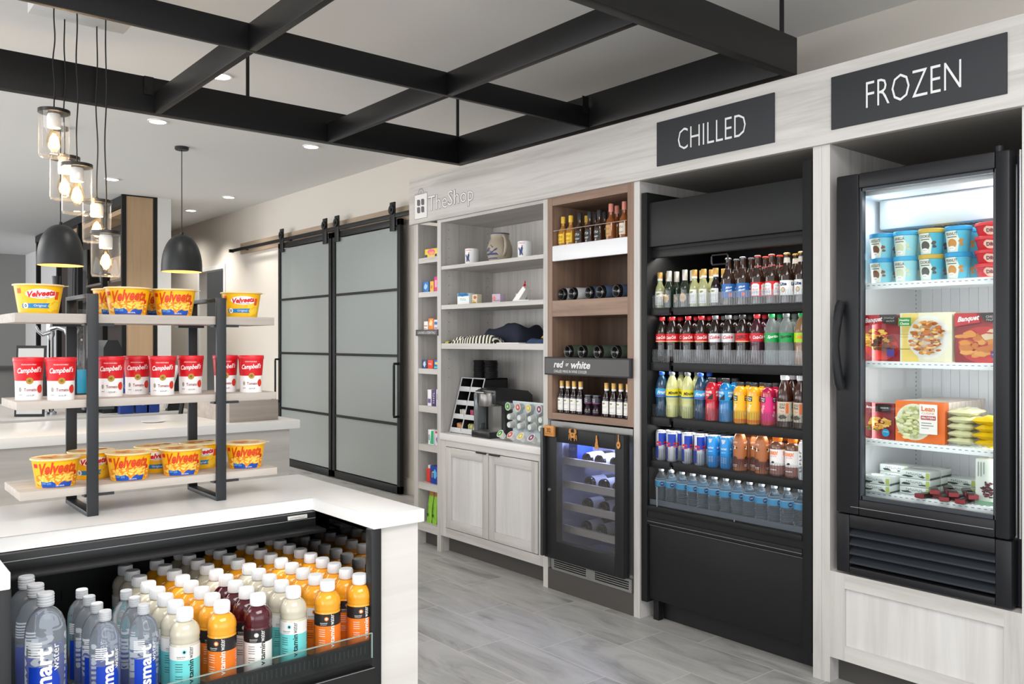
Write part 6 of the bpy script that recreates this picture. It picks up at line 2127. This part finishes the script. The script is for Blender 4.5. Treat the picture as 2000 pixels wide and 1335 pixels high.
for i, y in enumerate((5.0, 4.935, 4.87)):
    p_ = thing('hanging_snack_pack', 'green dental snack pack in the lowest narrow shelf, %s from the left' % ORD[i], 'packet', (nx, y, nz[7][1]), 0, 'green snack packs in the lowest narrow shelf')
    def fn(u, v, y=y):
        t_ = .014 * math.sin(min(max(v, 0), 1) * PI) ** .7
        a_ = u * 2 * PI
        return (nx - .01 + t_ * math.cos(a_) + v * .02, y + (.026 + .003 * math.sin(v * 9)) * math.sin(a_), nz[7][1] + v * .19)
    MB().m(c('#8cc63c')).grid(16, 12, fn).build('pouch', p_)
    MB().m(c('#b9804a')).box(nx + .012, nx + .018, y - .028, y + .028, nz[7][1], nz[7][1] + .225).build('backing_card', p_)
    MB().m(c('#2c4a1c')).art([blob(0, .06, .010, .012), SQ(.045, .010, 0, .10, PI / 2 - .2, 6)], flat_map((nx - .028, y, nz[7][1]), (0, -1, 0), (.1, 0, 1)), .001).build('printed_art', p_)

# ================================================================ FREEZER GOODS
def pint(lidc, bodyc, ballc, text):
    def mk(r):
        rnd = random.Random(len(text))
        part(MB().m(c(bodyc)).lathe([(0, .002), (.037, .002), (.038, 0), (.0465, .088)], 28, cap=False), 'tub_body', r)
        part(MB().m(c(lidc, .3)).lathe([(.0475, .085), (.0495, .087), (.0495, .101), (.048, .103), (.044, .103), (.043, .101), (0, .101)], 28, cap=False), 'lid', r)
        a = MB(); f = cyl_map(lambda v: .0382 + .0085 * v / .088, 0, .043)
        a.m(c('#dfe6d8')).art([P2([(-.045, .002), (.012, .002), (.018, .05), (.005, .084), (-.045, .084)])], f, .0004, .007)
        a.m(c('#4a3a30')).art([T(text, .045, .012, -.012, .072, bold=.02), R2(-.03, .008, .058, .061)], f, .0008, .007)
        a.m(c(ballc)).art([E2(-.010, .034, .018, .019, 18), blob(.022, .045, .009, .008, 9, .3, rnd), blob(.026, .030, .008, .006, 9, .3, rnd)], f, .0008, .007)
        a.m(W).art([E2(-.012, .016, .015, .009)], f, .0012, .007)
        a.m(m_navy).art([SQ(.018, .004, -.012, .016, 0, 5)], f, .0016, .007)
        part(a, 'printed_label', r)
    return mk
pk_ = [Kind('ice_cream_pint', 'ice cream tub', pint(*a_)) for a_ in (('#2a98cc', '#7fc8d8', '#7a5034', 'CHOCOLATE'), ('#38a8d8', '#9cd8e0', '#cfd8b0', 'VANILLA'), ('#c9a83c', '#4fb4cc', '#4c4a44', 'COOKIE'), ('#1f98d0', '#52bcd8', '#c98a34', 'PEANUT'))]
pn = ['chocolate ice cream tub with blue lid', 'pale vanilla ice cream tub with blue lid', 'cookie ice cream tub with yellow lid', 'blue ice cream tub with orange lettering']
for i, y in enumerate((1.742, 1.640, 1.537, 1.434)):
    for k in range(2):
        for ri in range(2):
            pk_[i].put((3.462 + ri * .103, y, FS[0] + k * .1035), FACE + .05, '%s, %s layer, %s row' % (pn[i], ('lower', 'upper')[k], ('front', 'back')[ri]), 'ice cream tubs on the top freezer shelf')
def dib(r):
    part(MB().m(c('#d82030', .3)).lathe([(0, .001), (.050, .001), (.053, .004), (.062, .040)], 30, cap=False), 'tub_body', r)
    part(MB().m(c('#e03038', .3)).lathe([(.063, .038), (.066, .040), (.066, .050), (.064, .052), (.058, .0515), (0, .050)], 30, cap=False), 'lid', r)
    a = MB(); f = cyl_map(lambda v: .0535 + .0085 * v / .040, 0, .058)
    a.m(c('#e8c8b0')).art([blob(.0, .020, .026, .017, 12, .2, random.Random(2))], f, .0005, .008)
    a.m(c('#7a1c3c')).art([T('Dibs', .032, .014, 0, .020, bold=.04)], f, .0009, .008)
    part(a, 'printed_label', r)
dk_ = Kind('ice_cream_bites_tub', 'ice cream tub', dib)
for k in range(4):
    dk_.put((3.476, 1.310, FS[0] + k * .0522), FACE + .2, 'red round ice cream tub, %s from the bottom of the right-hand stack' % ORD[k], 'stack of red ice cream tubs')

def meal(name, label, y0, y1, z, h, base, arts, x=3.435, t_=.035, group='frozen meal boxes'):
    return flatbox(name, label, 'food box', x + t_ / 2, (y0 + y1) / 2, z, t_, abs(y1 - y0), h, c(base), arts, 0, group)
def foodart(cols, cu, cv, a_, b_, n, seed, sz=.012):
    rnd = random.Random(seed)
    out = []
    for q in range(n):
        th = rnd.uniform(0, 2 * PI); rr_ = rnd.uniform(0, 1) ** .5
        out.append((c(cols[q % len(cols)]), [blob(cu + a_ * rr_ * math.cos(th), cv + b_ * rr_ * math.sin(th), rnd.uniform(.6, 1.4) * sz, rnd.uniform(.5, 1) * sz * .7, 9, .3, rnd)]))
    return out
banq = lambda w_: [(c('#2a2422'), [P2([(0.0, .193), (w_ / 2, .193), (w_ / 2, .148), (.02, .158)])]), (c('#c02028'), [P2([(-w_ / 2, .145), (.015, .158), (.0, .193), (-w_ / 2, .193)])]), (W, [T('Banquet', .075, .026, -.022, .170, shear=.3, bold=.03, slant=.1)]), (c('#d8d4cc'), [SQ(.045, .006, .045, .178, 0, 8), SQ(.035, .006, .05, .166, 0, 7)])]
meal('frozen_meal_box', 'dark red frozen dinner box with pasta and steak, left on the second freezer shelf', 1.806, 1.655, FS[1], .192, '#8c1c20', [(c('#c03028'), [E2(0, .06, .07, .055, 24)])] + foodart(['#e0b040', '#d8a030', '#f0c860'], -.02, .09, .052, .040, 40, 1) + foodart(['#6a3420', '#7c4428', '#4c2414'], .020, .07, .040, .034, 34, 2) + banq(.151) + [(c('#4a3a8c'), [R2(.035, .066, .02, .05)])])
meal('frozen_meal_box', 'pale yellow frozen noodle meal box with green badge, middle of the second freezer shelf', 1.653, 1.447, FS[1], .198, '#e4e2c4', [(c('#e8cf70'), [R2(-.094, -.028, .0, .196)]), (c('#e9ebe4'), [E2(.012, .098, .082, .088, 30)])] + foodart(['#d08a34', '#e0b060', '#a85a20', '#e8c890', '#c87430'], .014, .098, .060, .066, 150, 3, .0095) + [(c('#2c8c3c'), [R2(-.088, -.036, .145, .178)]), (W, [T('Healthy', .04, .010, -.062, .167, bold=.02), T('Choice', .036, .010, -.062, .154, bold=.02)]), (c('#8a7a30'), [SQ(.035, .005, -.062, .11, 0, 8), SQ(.035, .005, -.062, .10, 0, 8), R2(-.085, -.04, .05, .053)])])
for k in range(5):
    meal('frozen_meal_box', 'frozen noodle meal box standing behind the pale yellow front one, %s back' % ORD[k], 1.634, 1.441, FS[1], .196, '#b9a24e', [], x=3.474 + k * .038)
meal('frozen_meal_box', 'dark red frozen chicken dinner box, right on the second freezer shelf', 1.436, 1.252, FS[1], .192, '#8c1c20', [(c('#b82c28'), [E2(.01, .07, .09, .07, 24)])] + foodart(['#d88a34', '#c87428', '#e09c48'], -.01, .075, .070, .050, 26, 4, .020) + foodart(['#e0c8a0'], .05, .11, .02, .015, 4, 5, .02) + [(c('#2a2422'), [P2([(0.0, .191), (.09, .191), (.09, .148), (.02, .158)])]), (c('#c02028'), [P2([(-.09, .140), (.005, .155), (-.01, .191), (-.09, .191)])]), (W, [T('Banquet', .080, .026, -.038, .168, shear=.3, bold=.03, slant=.1)]), (c('#d8d4cc'), [T('CHICKEN', .05, .009, .05, .176), SQ(.05, .007, .052, .164, 0, 8)]), (c('#3a3a9c'), [R2(.045, .088, .02, .045)]), (W, [T('NATURAL', .035, .008, .066, .032)])])
meal('frozen_meal_box', 'dark red frozen pie box, left on the third freezer shelf', 1.806, 1.675, FS[2], .15, '#7c1a1e', foodart(['#e0b050', '#d8a040', '#f0c870'], .0, .07, .042, .024, 30, 6, .012) + foodart(['#c85a28', '#6a8a3c'], -.02, .045, .025, .014, 8, 7, .008) + [(c('#2a2422'), [R2(-.01, .055, .115, .148)]), (W, [T('Banquet', .040, .013, -.03, .132, shear=.3, bold=.03), T('CHICKEN PIE', .035, .006, .028, .132)]), (c('#1c98c8'), [E2(.034, .030, .016, .016)]), (W, [T('Deep', .02, .007, .034, .034)])])
lean = [(c('#e8e8d0'), [E2(-.022, .082, .074, .074, 30)])] + foodart(['#c9d090', '#dfe0a8', '#b0ba74', '#e8e8b8'], -.026, .08, .062, .062, 90, 8, .011) + [(c('#efece6'), [R2(.012, .082, .04, .158)]), (c('#e07028'), [T('Lean', .052, .020, .046, .140, bold=.03), T('CUISINE', .050, .008, .046, .122)]), (c('#b02c34'), [R2(.018, .076, .096, .112)]), (W, [T('PROTEIN', .05, .009, .047, .104, bold=.02)]), (c('#8a8078'), [R2(.02, .06, .082, .085), R2(.02, .068, .072, .075), R2(.02, .05, .062, .064)])]
meal('frozen_meal_box', 'orange frozen macaroni meal box with white label, middle of the third freezer shelf', 1.672, 1.474, FS[2], .165, '#e8732c', lean)
for k in range(9):
    meal('frozen_meal_box', 'orange frozen meal box standing behind the macaroni one, %s back' % ORD[k], 1.668, 1.475 + .0, FS[2], .165, '#d9cfc6', [], x=3.474 + k * .040)
def bag(name, label, cx, cy, z, sx, sy, h, colm, seed, group, rot=0.0):
    rnd = random.Random(seed)
    ph = [rnd.uniform(0, 6) for _ in range(3)]
    mb = MB().m(colm)
    def f_(s_):
        def fn(u, v):
            e = (max(0, math.sin(u * PI)) ** .45) * (max(0, math.sin(v * PI)) ** .45)
            return (sx * (u - .5), sy * (v - .5), h / 2 + s_ * h / 2 * e * (1 + .22 * math.sin(u * 14 + ph[0]) * math.sin(v * 17 + ph[1])))
        return fn
    mb.grid(12, 16, f_(1)).grid(12, 16, f_(-1))
    o = mb.build(name, smooth=80)
    o.location = (cx, cy, z)
    o.rotation_euler = (0, 0, rot)
    return tag(o, label, 'bag', group)
m_by = M('bag_yellow', '#e8c418', .25, coat=.5)
m_bw = M('bag_pale', '#dcdcb4', .25, coat=.5)
lv = [(m_bw, 1.41, 'pale'), (m_by, 1.30, 'yellow')]
for k in range(5):
    bag('frozen_food_bag', 'pale frozen vegetable bag, %s from the bottom of the stack beside the macaroni boxes' % ORD[k], 3.50, 1.418, FS[2] + k * .028, .15, .10, .038, m_bw, k, 'frozen vegetable bags on the third freezer shelf', .05 * (k % 2))
for k in range(4):
    bag('frozen_food_bag', 'bright yellow frozen vegetable bag, %s from the bottom at the right end' % ORD[k], 3.475, 1.302 if k % 2 else 1.294, FS[2] + k * .028, .14, .128, .042, m_by, 20 + k, 'frozen vegetable bags on the third freezer shelf', -.06 * (k % 2))
# bottom freezer shelf: wrapped sandwiches, ice cream bars, berry carton
m_wrap = M('wrapper_clear', '#cfd8d4', .2, coat=.4)
m_wrk = M('wrapper_ink', '#3c4440', .4)
kk = 0
for (x, y, n, r_) in ((3.44, 1.735, 2, 0), (3.50, 1.60, 3, 1), (3.60, 1.735, 3, 2), (3.60, 1.60, 3, 3), (3.66, 1.49, 2, 4)):
    for k in range(n):
        kk += 1
        mb = MB().m(m_wrap).box(-.05, .05, -.062, .062, 0, .032, bev=.004)
        mb.m(m_wrk).art([SQ(.07, .009, 0, .020, 0, 9), blob(-.03, .010, .02, .005, 9, .4), blob(.03, .010, .014, .004, 9, .4)], flat_map((-.05, 0, 0), (0, -1, 0), (0, 0, 1)), .0005)
        mb.art([R2(-.05, .045, .002, .008)], flat_map((0, -.062, 0), (1, 0, 0), (0, 0, 1)), .0005)
        mb.m(c('#a9b860')).art([R2(.045, .06, .004, .028)], flat_map((-.05, 0, 0), (0, -1, 0), (0, 0, 1)), .0006)
        o = mb.build('wrapped_sandwich')
        o.location = (x, y, FS[3] + k * .0325)
        tag(o, 'wrapped frozen sandwich on lowest freezer shelf, %s stack, %s from bottom' % (('front left', 'front centre', 'back left', 'back centre', 'farthest back')[r_], ORD[k]), 'wrapped sandwich', 'wrapped sandwiches on the lowest freezer shelf')
m_bar = M('bar_dark', '#34201f', .3, coat=.3)
rnd = random.Random(31)
i = 0
for lay in range(2):
    for k in range(6 - lay):
        x = 3.435 + .055 * (k % 2) + .01 * lay
        y = 1.54 - k * .036 - .018 * lay
        mb = MB().m(m_bar).box(-.055, .055, -.017, .017, 0, .020, bev=.005)
        mb.m(c('#8c2a32')).box(-.0555, -.043, -.0172, .0172, .003, .0185)
        mb.m(c('#b9b8b4')).art([SQ(.05, .012, 0, 0, 0, 6), R2(-.03, .03, -.013, -.011)], lambda u, v, off: (.008 + v, -u * .55, .0202 + off), .0004)
        o = mb.build('ice_cream_bar')
        o.location = (x, y, FS[3] + lay * .0205)
        o.rotation_euler = (0, 0, .25 * ((k % 3) - 1) if lay == 0 else .5)
        tag(o, 'dark red ice cream bar on lowest freezer shelf, %s layer, %s from left' % (('lower', 'upper')[lay], ORD[k]), 'ice cream bar', 'ice cream bars on the lowest freezer shelf')
flatbox('berry_carton', 'pale tall carton with dark berry picture at the right of the lowest freezer shelf', 'food box', 3.46, 1.318, FS[3], .05, .085, .175, c('#d6ddd4'), foodart(['#5c3438', '#4a2a34', '#7a4048'], .005, .06, .022, .035, 34, 9, .007) + [(c('#8a9290'), [R2(-.03, -.026, .11, .165), R2(-.02, -.016, .11, .165), R2(-.01, -.006, .12, .165)]), (c('#7fa88a'), [R2(-.04, .04, .003, .018)])])
